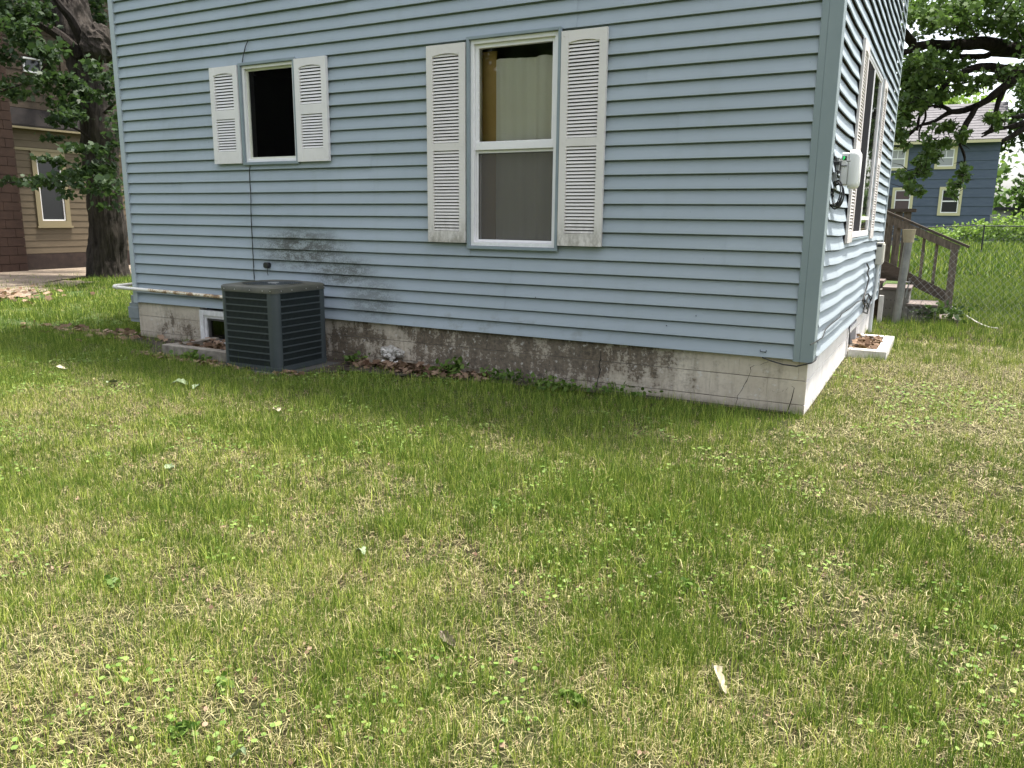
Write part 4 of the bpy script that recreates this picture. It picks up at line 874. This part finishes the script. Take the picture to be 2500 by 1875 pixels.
btree('maple_tree','distant tree peeping between the oak limbs on the left of the roof',-7,60,11,5,M['leafR'],5200,4,ls=.42,low=.3)
btree('maple_tree','dark leafy tree overhanging the right edge of the yard',7.6,30,6.5,2.6,M['leafR'],5200,8,ls=.24,low=.15,z=.3)
btree('maple_tree','dark tree behind the tan house at the upper left',-24,22,12,5,M['leafD'],5000,9,ls=.4,low=.2,z=0)
# far wood closing the horizon
pos=[]; rr_=np.random.default_rng(5)
for k in range(46):
    x=-75+k*3.6; cl_=((x,rr_.uniform(80,95),rr_.uniform(2.5,5)),(3.4,3,3.4),240); pos.append(cl_)
cloud('far_trees',M['leafR'],puffs(pos,9),.75,'leaf',None,.3,'stuff')['label']='green line of distant trees across the horizon'
# street trees behind the photographer, seen only in the window panes
for k,(x,y) in enumerate([(-12,-20),(-3,-23),(6,-19),(-22,-17),(15,-24)]):
    btree('street_tree',['spreading','tall','broad','rounded','slender'][k]+' street tree out of frame, mirrored darkly in the window panes',x,y,11,5.5,M['leafD'],3600,30+k,.3,ls=.8,z=0,low=.12)
# shrubs and weeds far right
def shrub(label,cs,mt,ls,seed,name='shrub',shape='leaf',cat='shrub',stems=3):
    c0=np.array(cs[0][0]); t=thing(name,label,cat,(c0[0],c0[1],float(gz(c0[0],c0[1]))))
    mb=MB()
    for k in range(stems):
        c=np.array(cs[k%len(cs)][0]); mb.tube([(c0[0]+.03*k,c0[1],float(gz(c0[0],c0[1]))-.05),c],[.02,.008],5)
    mb.build('stem',M['stem'],t); cloud('foliage',mt,puffs(cs,seed),ls,shape,t,.35,'stuff')
for k,(x,y,z,rx,rz,n,mt,lab) in enumerate([(1.6,36,1.0,.9,.5,700,'leafB','bright yellow-green weeds below the slate blue wall'),(3.0,34,1.1,.9,.6,700,'leafB','tall yellow-green weed clump right of the slate blue house'),(4.4,35,1.2,1.0,.8,800,'leafB','lime-green shrub in front of the pale shed'),(.2,34,.8,.8,.35,400,'leafB','low bright weeds at the foot of the slate blue house'),(3.9,20,.75,.55,.5,520,'leafD','dark shrub at the right edge of the yard'),(5.2,22,1.0,.9,.8,800,'leafD','large dark bush by the right edge behind the wire fence')]):
    shrub(lab,[((x,y,z),(rx,.6,rz),n),((x+.5*rx,y+.2,z-.1),(rx*.7,.5,rz*.8),n//2),((x-.6*rx,y,z-.15),(rx*.6,.5,rz*.7),n//2)],M[mt],.14 if y>30 else .09,40+k)
# ------------------------------------------------------------------ wire fences
def chain(name,label,a,b,h,step,rad,railmt,posts,group=None,toprail=True,wire=M['wire']):
    a=np.array(a,float);b=np.array(b,float);L=np.linalg.norm(b-a);u=(b-a)/L
    t=thing(name,label,'fence',(a[0],a[1],float(gz(a[0],a[1]))),group)
    zz=lambda s:float(gz(*(a+u*s)[:2]))
    if toprail:
        mb=MB(); mb.tube([(*(a+u*s),zz(s)+h) for s in np.linspace(0,L,5)],.018 if rad<.003 else .02,8); mb.build('top_rail',railmt,t,smooth=True)
    mb=MB(); nh=int(round(h/step*2)); 
    k=-nh
    while k*step<L+h:
        for sgn in (1,-1):
            s0=k*step if sgn>0 else k*step+h; s1=s0+sgn*h; z0,z1=0.02,h-.01
            lo,hi=min(s0,s1),max(s0,s1)
            if hi<=0 or lo>=L: continue
            def zat(s): return z0+(z1-z0)*(s-s0)/(s1-s0)
            e0=min(max(s0,0),L);e1=min(max(s1,0),L)
            p=a+u*e0;q=a+u*e1; o=.003*sgn
            mb.tube([(p[0],p[1]+o,zz(e0)+zat(e0)),(q[0],q[1]+o,zz(e1)+zat(e1))],rad,3,False)
        k+=1
    mb.build('wire_mesh',wire,t,kind='stuff')
    for s in posts:
        mb=MB(); p=a+u*s; mb.tube([(*p,zz(s)-.1),(*p,zz(s)+h+.03)],.024,8); mb.build('fence_post',railmt,t,smooth=True)
chain('chain_link_fence','sagging chain-link wire fence running right from the leaning pole by the steps',(.36,5.7),(6.5,8.6),.98,.095,.0015,M['galv'],[3.4],toprail=False)
chain('chain_link_fence','distant chain-link fence with a top rail crossing behind the weeds',(-2.5,25),(12,25),.98,.16,.0025,M['blk2'],[1.2,4.2,7.2,10.2])
# ------------------------------------------------------------------ porch steps and railing
stp=thing('porch_steps','weathered wooden steps with patterned grey sides behind the blue house','steps',(.4,6.1,.05))
bx(.02,.385,5.86,6.50,.02,.475).build('riser_block',M['stepblk'],stp,bevel=.004); bx(.388,.715,5.88,6.50,.02,.268).build('riser_block',M['stepblk'],stp,bevel=.004)
for nm,(x0,x1,z) in dict(a=(-.16,.05,.545),b=(.055,.40,.478),c=(.36,.525,.272),d=(.53,.73,.272),e=(.76,.985,.10)).items():
    bx(x0,x1,5.84 if nm!='a' else 6.05,6.52,z,z+.035).build('tread',M['tread'],stp,bevel=.004)
bx(.75,.97,5.92,6.5,.02,.098).build('riser_block',M['deckd'],stp); bx(-.3,.015,5.98,6.5,.02,.54).build('riser_block',M['deckd'],stp)
for k in range(5):
    for j in range(3):
        x=.45+k*.05; z=.09+j*.055
        if x<.70: MB().add([(x,5.878,z-.012),(x+.012,5.878,z),(x,5.878,z+.012),(x-.012,5.878,z)],[(0,1,2,3)]).build('lattice_mark',M['curbw'],stp)
for k in range(6):
    for j in range(3):
        x=.07+k*.05; z=.12+j*.11; 
        if x<.36: MB().add([(x,5.858,z-.010),(x+.010,5.858,z),(x,5.858,z+.010),(x-.010,5.858,z)],[(0,1,2,3)]).build('lattice_mark',M['pad'],stp)
rl=thing('stair_railing','sloping grey wooden handrail with balusters beside the porch steps','railing',(.4,6.65,.05))
mb=MB(); mb.beam((-.25,6.66,1.585),(1.02,6.66,1.035),.15,.035); mb.build('handrail',M['deckd'],rl,bevel=.004)
mb=MB(); mb.beam((-.25,6.61,1.50),(.90,6.61,1.005),.035,.10); mb.build('rail_board',M['deck'],rl)
mb=MB(); mb.beam((-.25,6.61,.86),(.86,6.61,.34),.035,.14); mb.build('rail_board',M['deckd'],rl)
bx(.80,.895,6.59,6.68,-.05,1.03).build('newel_post',M['deck'],rl,bevel=.004); bx(-.34,-.24,6.6,6.7,0,1.62).build('newel_post',M['deck'],rl)
for x in (.63,.465,.30,.135,-.03,-.14):
    zc=1.50-.43*(x+.25); bx(x-.02,x+.02,6.63,6.67,.86-.468*(x+.25)-.05,zc-.02).build('baluster',M['deck'],rl)
dk=thing('porch_deck','dark board side of the porch seen past the far corner of the blue house','porch',(-.3,7.4,.5))
for k in range(7): bx(-.55+k*.115,-.55+k*.115+.10,7.4,7.43,.62,1.5).build('board',M['deck'],dk)
bx(-.7,.3,7.36,7.44,1.5,1.55).build('top_rail',M['deckd'],dk); bx(-.7,.3,7.3,7.4,.5,.62).build('rim_joist',M['deckd'],dk); bx(-1.2,.28,7.45,8.6,.5,.56).build('deck_floor',M['deckd'],dk)
pA=atZ(*c6(828,905),.04); 
pB=atY(*c6(925,325),pA[1]+.02); pC=atY(*c6(932,232),pA[1]+.02)
pl=thing('leaning_pole','leaning galvanised pole with a yellowed sleeve in front of the steps','pole',tuple(pA))
mb=MB(); mb.tube([pA+(0,0,-.1),pB],.05,16); mb.build('pole',M['galv'],pl,smooth=True); mb=MB(); mb.tube([pB,pB+(pC-pB)*.25,pC-(pC-pB)*.1,pC],[.062,.064,.078,.082],16); mb.build('sleeve',M['sleeve'],pl,smooth=True)
mb=MB(); q=pA+(pB-pA)*.52; mb.tube([q+(-.01,-.01,0),q+(.10,-.01,0)],.009,8); mb.tube([q+(.09,-.01,.02),q+(.06,-.01,-.2)],.009,6); mb.build('hinge',M['galv'],pl)
tag(bx(.045,.10,5.55,5.62,.0,.42).build('white_post',M['curbw'],bevel=.004),'short white post at the far bottom corner of the blue house','post')
pts=[atZ(*c6(x,y),.08) for x,y in((1265,800),(1330,840),(1400,885),(1450,910),(1500,928),(1560,935))]
mb=MB(); mb.tube([np.array([.74,6.9,.3])]+pts,.008,6); tag(mb.build('garden_hose',M['curbw'],smooth=True),'thin pale hose trailing over the grass beside the steps','hose')
# ------------------------------------------------------------------ small plants, litter and leaves
def spread(n,f,seed):
    r=np.random.default_rng(seed); return np.array([f(r) for _ in range(n)])
def litter(name,label,n,f,size,mt,seed,parent=None,flat=.45,kind='stuff',shape='lobed',hz=.02):
    p=spread(n,f,seed); r=np.random.default_rng(seed+1); z=gz(p[:,0],p[:,1])+ (p[:,2] if p.shape[1]>2 else 0)+r.uniform(.005,hz,n)
    o=cloud(name,mt,np.stack([p[:,0],p[:,1],z],1),size,shape,parent,.3,kind,flat=flat,seed=seed)
    if label: o['label']=label; o['category']='leaves'
    return o
litter('leaf_litter','dead brown leaves drifted along the foundation right of the air conditioner',520,lambda r:(r.triangular(-4.15,-3.3,-2.45),-.05-abs(r.normal(0,.11)),r.uniform(0,.04)),.075,M['dead'],21)
litter('leaf_litter','dead leaves filling the dirty curb well left of the air conditioner',300,lambda r:(r.uniform(-6.0,-5.0),r.uniform(-.54,-.02),.02+r.uniform(0,.06)),.07,M['dead'],22)
litter('leaf_litter','brown leaves heaped inside the white window well',160,lambda r:(r.uniform(.03,.25),r.uniform(2.65,3.63),.03+r.uniform(0,.05)),.08,M['dead'],23)
litter('leaf_litter','scattered dry leaves at the left corner of the foundation',170,lambda r:(r.normal(-7.7,.5),r.normal(-.22,.16),0.02),.085,M['dead'],24)
litter('leaf_litter','dry leaves strewn on the bare earth at the far left',200,lambda r:(r.normal(-13.2,.7),r.normal(1.6,.45),.03),.11,M['dead'],25)
litter('leaf_litter','dead leaves below the dirty curb and the air conditioner',190,lambda r:(r.uniform(-6.2,-4.0),-.80-abs(r.normal(0,.06))+.0*r.uniform(),.015),.065,M['dead'],26)
def plant(label,x,y,n,rad,h,mt,size,seed,shape='oval',name='weed_plant'):
    z=float(gz(x,y)); t=thing(name,label,'plant',(x,y,z)); r=np.random.default_rng(seed); mb=MB(); P_=[]
    for k in range(max(4,n//7)):
        a=r.uniform(0,6.28); q=rad*r.uniform(.2,1); tip=np.array([x+q*math.cos(a),y+q*math.sin(a)*.6,z+h*r.uniform(.5,1)]); mb.tube([(x+.3*q*math.cos(a),y+.2*q*math.sin(a),z-.01),((x+tip[0])/2,(y+tip[1])/2,z+h*.5),tip],[.0025,.002,.001],4)
        for j in range(7): P_.append(tip+r.normal(0,1,3)*np.array([rad*.22,rad*.15,h*.22]))
    mb.build('stem',M['stem'],t); cloud('leaves',mt,P_,size,shape,t,.4,'stuff',seed=seed)
q=atZ(*cD(995,808),.02); plant('pale green seedling growing among the dead leaves by the foundation',q[0],-.12,50,.10,.16,M['weed'],.06,1)
for k,(x,lab,n,rad) in enumerate([(-3.98,'small dark weed beside the air conditioner pad',60,.12),(-2.40,'trailing green ivy against the blackest part of the foundation',110,.22),(-1.9,'leafy green weeds at the foot of the mildewed blocks',150,.26),(-1.35,'low ivy runner below the cracked foundation',80,.22),(-2.95,'sparse ivy between the leaf litter and the wall',60,.2)]):
    plant(lab,x,-.14-.02*k%.05,n,rad,.085,M['weed'],.045,60+k)
q=atZ(*c6(1160,900),.05); plant('dark leafy weeds growing at the foot of the railing post',q[0],q[1]-.2,170,.3,.22,M['leafD'],.07,70)
q=atZ(260+720/3.687,600+1040/3.687,0); plant('bright green weed clump in front of the dirty curb',q[0],q[1],80,.2,.07,M['weed'],.05,71)
# broad-leaved rosettes in the lawn
for k,(px,py,lab) in enumerate([(1080,1100,'dark green rosette weed in the middle of the lawn'),(1235,1520,'toothed green weed near the bottom middle of the lawn'),(1470,1275,'light green broad leaves in the right-hand lawn'),(480,1500,'cluster of round-leaved weeds at the lower left'),(400,1600,'round pale weed leaves near the bottom left edge'),(850,1430,'small broad-leaved weed left of the lawn centre'),(240,1275,'small leafy weed at the left of the lawn')]):
    q=atZ(*cD(px,py),0); plant(lab,q[0],q[1],44,.055,.03,M['weed'],.02,80+k,'round')
def bigleaf(label,px,py,L,W_,mt,seed,curl=.3,rotz=None,z=.03,name='fallen_leaf'):
    q=atZ(*cD(px,py),z); q[2]=float(gz(q[0],q[1]))+z; r=random.Random(seed); an=rotz if rotz is not None else r.uniform(0,6.28)
    mb=MB(Matrix.Translation(tuple(q))@Matrix.Rotation(an,4,'Z')@Matrix.Rotation(r.uniform(-.3,.3),4,'X')); n=10; vs_=[]
    for i in range(n+1):
        t=i/n; w_=W_*math.sin(math.pi*min(1,t*.96+.03))**.8*(1+.25*math.sin(i*2.4+seed)); 
        for s_ in (-1,-.5,0,.5,1): vs_.append(((t-.5)*L,s_*w_*(1-.3*curl),curl*w_*s_*s_+.012*math.sin(t*5+seed)+.004*math.sin(s_*5+i)))
    mb.add(vs_,[(i*5+j,i*5+j+1,(i+1)*5+j+1,(i+1)*5+j) for i in range(n) for j in range(4)])
    o=mb.build(name,mt,smooth=True); return tag(o,label,'leaf')
M['dry1']=noisy('dry_leaf_tan',(.36,.31,.21),(.55,.5,.38),30,.7,.5,60,.003); M['dry2']=noisy('dry_leaf_brown',(.12,.09,.07),(.25,.2,.16),30,.7,.5,60,.003); M['palel']=noisy('leaf_underside_pale',(.13,.18,.09),(.26,.31,.19),30,.7,.4,60,.003)
bigleaf('long curled tan leaf lying in the grass at the lower right',1553,1463,.125,.018,M['dry1'],1,1.1,rotz=-.95,z=.04)
bigleaf('crumpled brown leaf among the grass below the lawn centre',968,1385,.10,.022,M['dry2'],2,.9,rotz=-.5)
bigleaf('small twig-like dry leaf right of the lawn centre',1410,1240,.07,.008,M['dry1'],3,.6,rotz=.3)
bigleaf('white curled leaf at the bottom left of the picture',513,1636,.05,.014,M['palel'],4,.5,rotz=.2,z=.045)
bigleaf('large pale upturned leaf lying in front of the dirty curb',385,828,.16,.055,M['palel'],5,.3,rotz=.4,z=.035)
bigleaf('smaller pale leaf right of the large upturned one',424,835,.09,.03,M['palel'],6,.3,z=.035)
bigleaf('pale leaf in the grass at the left below the meter',242,825,.13,.04,M['palel'],7,.3,z=.035)
bigleaf('tan leaf on the lawn in front of the air conditioner',598,883,.07,.025,M['dry1'],8,.3,z=.035)
bigleaf('white scrap of leaf in the left lawn',366,1008,.05,.028,M['palel'],9,.4,z=.035)
bigleaf('dry leaf lying at the far left beyond the corner litter',132,794,.12,.03,M['dry1'],10,.3,z=.035)
bigleaf('round green leaf lying in the right half of the middle lawn',779,1192,.05,.022,M['palel'],12,.3,z=.04)
mb=MB(); s0=atY(*c8(2070,560),-.06); s1=atY(*c8(2100,455),-.03); mb.tube([s0,s0+(s1-s0)*.5+(.004,0,0),s1,s1+(-.02,0,.012)],[.004,.0035,.002,.001],5); tag(mb.build('twig',M['barkd']),'thin dark twig leaning on the pale blocks at the near corner','twig')
# ------------------------------------------------------------------ lawn
def blades(n,xr,yr,hm,wm,seed,mask=True,clump=.6,two=True):
    r=np.random.default_rng(seed); x=r.uniform(*xr,n); y=r.uniform(*yr,n)
    return x,y
VX=[];VF=0;allV=[];allC=[];tri3=[];tri1=[]
def visible(x,y,margin=160):
    z=gz(x,y); d=np.stack([x,y,z],-1)-CAM; dep=d@CF; px=1250+FPX*(d@CR)/np.maximum(dep,.05); py=937.5-FPX*(d@CU)/np.maximum(dep,.05)
    return (dep>.4)&(px>-margin)&(px<2500+margin)&(py<1875+margin)
def okground(x,y):
    b=np.ones(len(x),bool)
    b&=~((x>WL-.02)&(x<.02)&(y>-.012)&(y<DEP+.02))
    b&=~((x>-5.02)&(x<-4.17)&(y>-.88)&(y<-.05))
    b&=~((x>-6.14)&(x<-4.9)&(y>-.68)&(y<0))
    b&=~((x>-.0)&(x<.37)&(y>2.5)&(y<3.77))
    b&=~((x>0)&(x<1.0)&(y>5.84)&(y<6.55))
    # thin soil bed by the wall
    bedd=np.interp(x,[-7.6,-7.2,-6.5,-6.1,-5,-4.2,-3.7,-3,-2.5,-1.6,-.9,-.1,0.3],[.25,.3,.4,.75,.92,.9,.42,.30,.2,.13,.08,.06,0])
    rr=np.random.default_rng(3).uniform(0,1,len(x)); b&=~((y>-bedd)&(y<.1)&(x<.02)&(rr>.10))
    drv=(x<-15.2+.12*(y-4))&(y>3.2); drv|=(x<-14.1)&(y<4)
    b&=~(drv&(rr>.08))
    e=((x+13.6)/1.7)**2+((y-1.7)/.62)**2<1+.5*(vnoise(x,y,.4,5)-.5); b&=~(e&(rr>.15))
    b&=vnoise(x,y,.11,9)>.10*0
    return b
def make_blades(n_per_m2,xr,yr,hm,wm,seed,two,cond=None,cl=.012,straw=1.):
    r=np.random.default_rng(seed); area=(xr[1]-xr[0])*(yr[1]-yr[0]); nb_=int(area*n_per_m2); per=9
    nc=nb_//per; cx=r.uniform(*xr,nc); cy=r.uniform(*yr,nc)
    k=visible(cx,cy)&okground(cx,cy)
    if cond is not None: k&=cond(cx,cy)
    cx,cy=cx[k],cy[k]; dr=straw_and_light(cx,cy)
    bare=.40+.60*ss(.78,.5,vnoise(cx,cy,.22,21)*.6+dr*.5); k=r.uniform(0,1,len(cx))<bare; cx,cy,dr=cx[k],cy[k],dr[k]
    nc=len(cx); x=np.repeat(cx,per)+r.normal(0,cl,nc*per); y=np.repeat(cy,per)+r.normal(0,cl,nc*per); dr=np.repeat(dr,per); n=nc*per
    ci=np.repeat(r.uniform(0,1,nc),per); ca=np.repeat(r.uniform(0,2*np.pi,nc),per)
    isdry=r.uniform(0,1,n)<np.clip((dr-.31)*.9*straw,0.07,.5)
    h=hm*r.lognormal(0,.34,n)*(.5+1.0*ci)*np.where(isdry,.8,1.0)*(1.15-.5*dr)*(.8+.5*vnoise(x,y,.35,31))
    lean=np.where(isdry,r.uniform(.5,1.5,n),np.abs(r.normal(.28,.28,n))); az=np.where(r.uniform(0,1,n)<.45,ca,r.uniform(0,2*np.pi,n))
    lx=np.cos(az);ly=np.sin(az); z=gz(x,y)
    w_=wm*r.uniform(.6,1.3,n); fa=r.uniform(0,2*np.pi,n); sx_=np.cos(fa);sy_=np.sin(fa)
    base=np.stack([x,y,z-.004],-1); sv=np.stack([sx_,sy_,np.zeros(n)],-1)*(w_/2)[:,None]
    l1=lean*.45; l2=lean*1.35
    mid=base+np.stack([lx*np.sin(l1),ly*np.sin(l1),np.cos(l1)],-1)*(h*.55)[:,None]
    tip=mid+np.stack([lx*np.sin(l2),ly*np.sin(l2),np.cos(l2)*np.where(isdry,.6,1)],-1)*(h*.5)[:,None]
    tip[:,2]=np.maximum(tip[:,2],z+.004)
    # colour
    g1=np.array([.035,.085,.008]);g2=np.array([.165,.255,.032]);g3=np.array([.40,.46,.09]);s1_=np.array([.30,.24,.10]);s2_=np.array([.56,.52,.25])
    t=np.clip(r.uniform(0,1,n)*.6+.4*ci,0,1)[:,None]; gcol=g1*(1-t)+g2*t; yl=(r.uniform(0,1,n)<.2+.5*np.clip(dr-.4,0,1))[:,None]; gcol=np.where(yl,g3*(.8+.4*t),gcol)
    t2=r.uniform(0,1,n)[:,None]; scol=s1_*(1-t2)+s2_*t2; col=np.where(isdry[:,None],scol,gcol)
    if two:
        V=np.stack([base-sv,base+sv,mid-sv*.8,mid+sv*.8,tip],1).reshape(-1,3); C=np.repeat(col,5,0)*np.tile(np.array([1,1,1,1,1.]),n)[:,None]; return V,C,n,5
    V=np.stack([base-sv,base+sv,tip],1).reshape(-1,3); C=np.repeat(col,3,0); return V,C,n,3
def flat_straw(dens,xr,yr,wm,seed):
    r=np.random.default_rng(seed); n=int(dens*(xr[1]-xr[0])*(yr[1]-yr[0])); x=r.uniform(*xr,n); y=r.uniform(*yr,n); k=visible(x,y)&okground(x,y); x,y=x[k],y[k]; n=len(x)
    a=r.uniform(0,2*np.pi,n); L=r.uniform(.015,.06,n); z=gz(x,y); z0=r.uniform(.001,.014,n); z1=r.uniform(.001,.022,n); d=np.stack([np.cos(a),np.sin(a),0*a],-1); s_=np.stack([-np.sin(a),np.cos(a),0*a],-1)*(wm*r.uniform(.5,1.2,n)/2)[:,None]
    b=np.stack([x,y,z+z0],-1); t=b+d*L[:,None]; t[:,2]=z+z1; m=(b+t)/2+s_/np.maximum(wm,.001)*(L*.06)[:,None]; m[:,2]+=.003
    t2=r.uniform(0,1,n)[:,None]; c=np.array([.08,.065,.028])*(1-t2)+np.array([.44,.40,.20])*t2
    V=np.stack([b-s_,b+s_,m-s_,m+s_,t],1).reshape(-1,3); return V,np.repeat(c,5,0),n,5
def grass_obj(name,label,sets):
    Vs=[];Cs=[];lv=[];ls_=[];lt=[];vo=0;lo=0
    for V,C,n,m in sets:
        Vs.append(V);Cs.append(C); i=np.arange(n,dtype=np.int64)*m+vo
        if m==5:
            L=np.stack([i,i+1,i+3,i+2,i+2,i+3,i+4],1).ravel(); lv.append(L); st=np.stack([np.arange(n)*7,np.arange(n)*7+4],1).ravel()+lo; ls_.append(st); lt.append(np.tile([4,3],n)); lo+=7*n
        else:
            L=np.stack([i,i+1,i+2],1).ravel(); lv.append(L); ls_.append(np.arange(n)*3+lo); lt.append(np.full(n,3)); lo+=3*n
        vo+=n*m
    V=np.concatenate(Vs).astype(np.float32);C=np.concatenate(Cs);L=np.concatenate(lv).astype(np.int32);S=np.concatenate(ls_).astype(np.int32);T_=np.concatenate(lt).astype(np.int32)
    me=bpy.data.meshes.new(name); me.vertices.add(len(V)); me.vertices.foreach_set('co',V.ravel()); me.loops.add(len(L)); me.loops.foreach_set('vertex_index',L)
    me.polygons.add(len(S)); me.polygons.foreach_set('loop_start',S); me.polygons.foreach_set('loop_total',T_); me.update()
    a=me.attributes.new('col','FLOAT_COLOR','POINT'); a.data.foreach_set('color',np.concatenate([C,np.ones((len(C),1))],1).astype(np.float32).ravel())
    m=mat('grass_blade',(.1,.2,.05),.55,spec=.3); n_=N(m); at=n_.new('ShaderNodeAttribute'); at.attribute_name='col'; n_.col(at.outputs['Color'])
    tl=n_.new('ShaderNodeBsdfTranslucent'); n_.ln(at.outputs['Color'],tl.inputs[0]); mx=n_.new('ShaderNodeMixShader'); mx.inputs[0].default_value=.22
    o=[q for q in n_.t.nodes if q.type=='OUTPUT_MATERIAL'][0]; n_.ln(n_.b.outputs[0],mx.inputs[1]); n_.ln(tl.outputs[0],mx.inputs[2]); n_.ln(mx.outputs[0],o.inputs[0])
    me.materials.append(m); ob=link(name,me); tag(ob,label,'grass',kind='stuff'); print(name,len(V),'verts',len(T_),'faces'); return ob
sets=[]
sets.append(make_blades(40000,(-4.8,1.7),(-5.4,-3.4),.046,.0021,1,True))
sets.append(make_blades(27000,(-6.3,1.9),(-3.4,-2.0),.044,.0026,2,True))
sets.append(make_blades(17000,(-8.6,2.1),(-2.0,-.9),.043,.0032,3,False))
sets.append(make_blades(14000,(-8.5,2.4),(-.9,.3),.042,.0036,4,False))
sets.append(make_blades(8500,(-.0,3.0),(.3,3.5),.055,.004,5,False))
sets.append(make_blades(4500,(-.0,4.0),(3.5,7.5),.06,.0055,6,False))
sets.append(make_blades(2200,(.0,6.5),(7.5,15),.07,.008,7,False))
sets.append(make_blades(3600,(-11.5,-7.1),(-.9,4.5),.055,.007,8,False,cl=.03))
sets.append(make_blades(1500,(-4.5,1.9),(-5.2,-1.5),.065,.0030,10,True,cond=lambda x,y:vnoise(x,y,.3,55)>.5,straw=.6))
sets.append(make_blades(1700,(-17,-11),(-.5,7.5),.06,.012,9,False,cl=.04))
# flat straw and clippings lying on the soil
for dn,xr,yr,w_,sd_ in ((4500,(-4.8,1.7),(-5.4,-3.4),.0022,31),(3500,(-6.2,1.9),(-3.4,-2.0),.003,32),(2800,(-8.5,2.1),(-2.0,-.6),.0038,33),(5000,(0,3),(-.6,4),.0045,34)):
    sets.append(flat_straw(dn,xr,yr,w_,sd_))
sets.append(make_blades(350,(-1,10),(15,34),.13,.035,12,False))
grass_obj('grass','mown lawn of mixed green and straw-coloured blades around the blue house',sets)
# clover and small round leaves woven through the lawn
def cloverpts(n,seed):
    r=np.random.default_rng(seed); x=r.uniform(-9,2,n); y=r.uniform(-5,1.5,n); k=visible(x,y,50)&okground(x,y)&(vnoise(x,y,.5,41)*.6+vnoise(x,y,.17,42)*.4>.60); x,y=x[k],y[k]; return np.stack([x,y,gz(x,y)+r.uniform(.018,.035,len(x))],-1)
p=cloverpts(42000,4); dist=np.linalg.norm(p-CAM,axis=1)
M['clover']=leaf_mat('clover_leaf',(.09,.17,.025),(.27,.37,.10),.3)
cloud('clover',M['clover'],p,.013+.0022*dist/2,'round',None,.6,'stuff',flat=.5)['label']='small round-leaved clover and creeping weeds scattered through the lawn'
litter('thatch','flecks of dry leaf and straw lying between the grass blades',7500,lambda r:(r.uniform(-7,2),r.uniform(-5,0)),.02,M['dead'],91,flat=.5,shape='oval',hz=.015)
# ------------------------------------------------------------------ repeats share a group phrase
for o in COL.objects:
    if o.parent is None and 'group' not in o:
        k=o.name.split('.')[0]
        g={'fallen_leaf':'single leaves lying on the lawn','maple_tree':'trees standing behind the yards','street_tree':'street trees behind the photographer','weed_plant':'weeds in the lawn and along the foundation','leaf_litter':'drifts of dead leaves','shrub':'shrubs and weeds at the far end of the yard','window_well':'concrete curbs round the basement windows','chain_link_fence':'wire fences across the side yard','cable':'loose black cables on the walls','oak_tree':'oaks on either side of the blue house'}.get(k)
        if g: o['group']=g
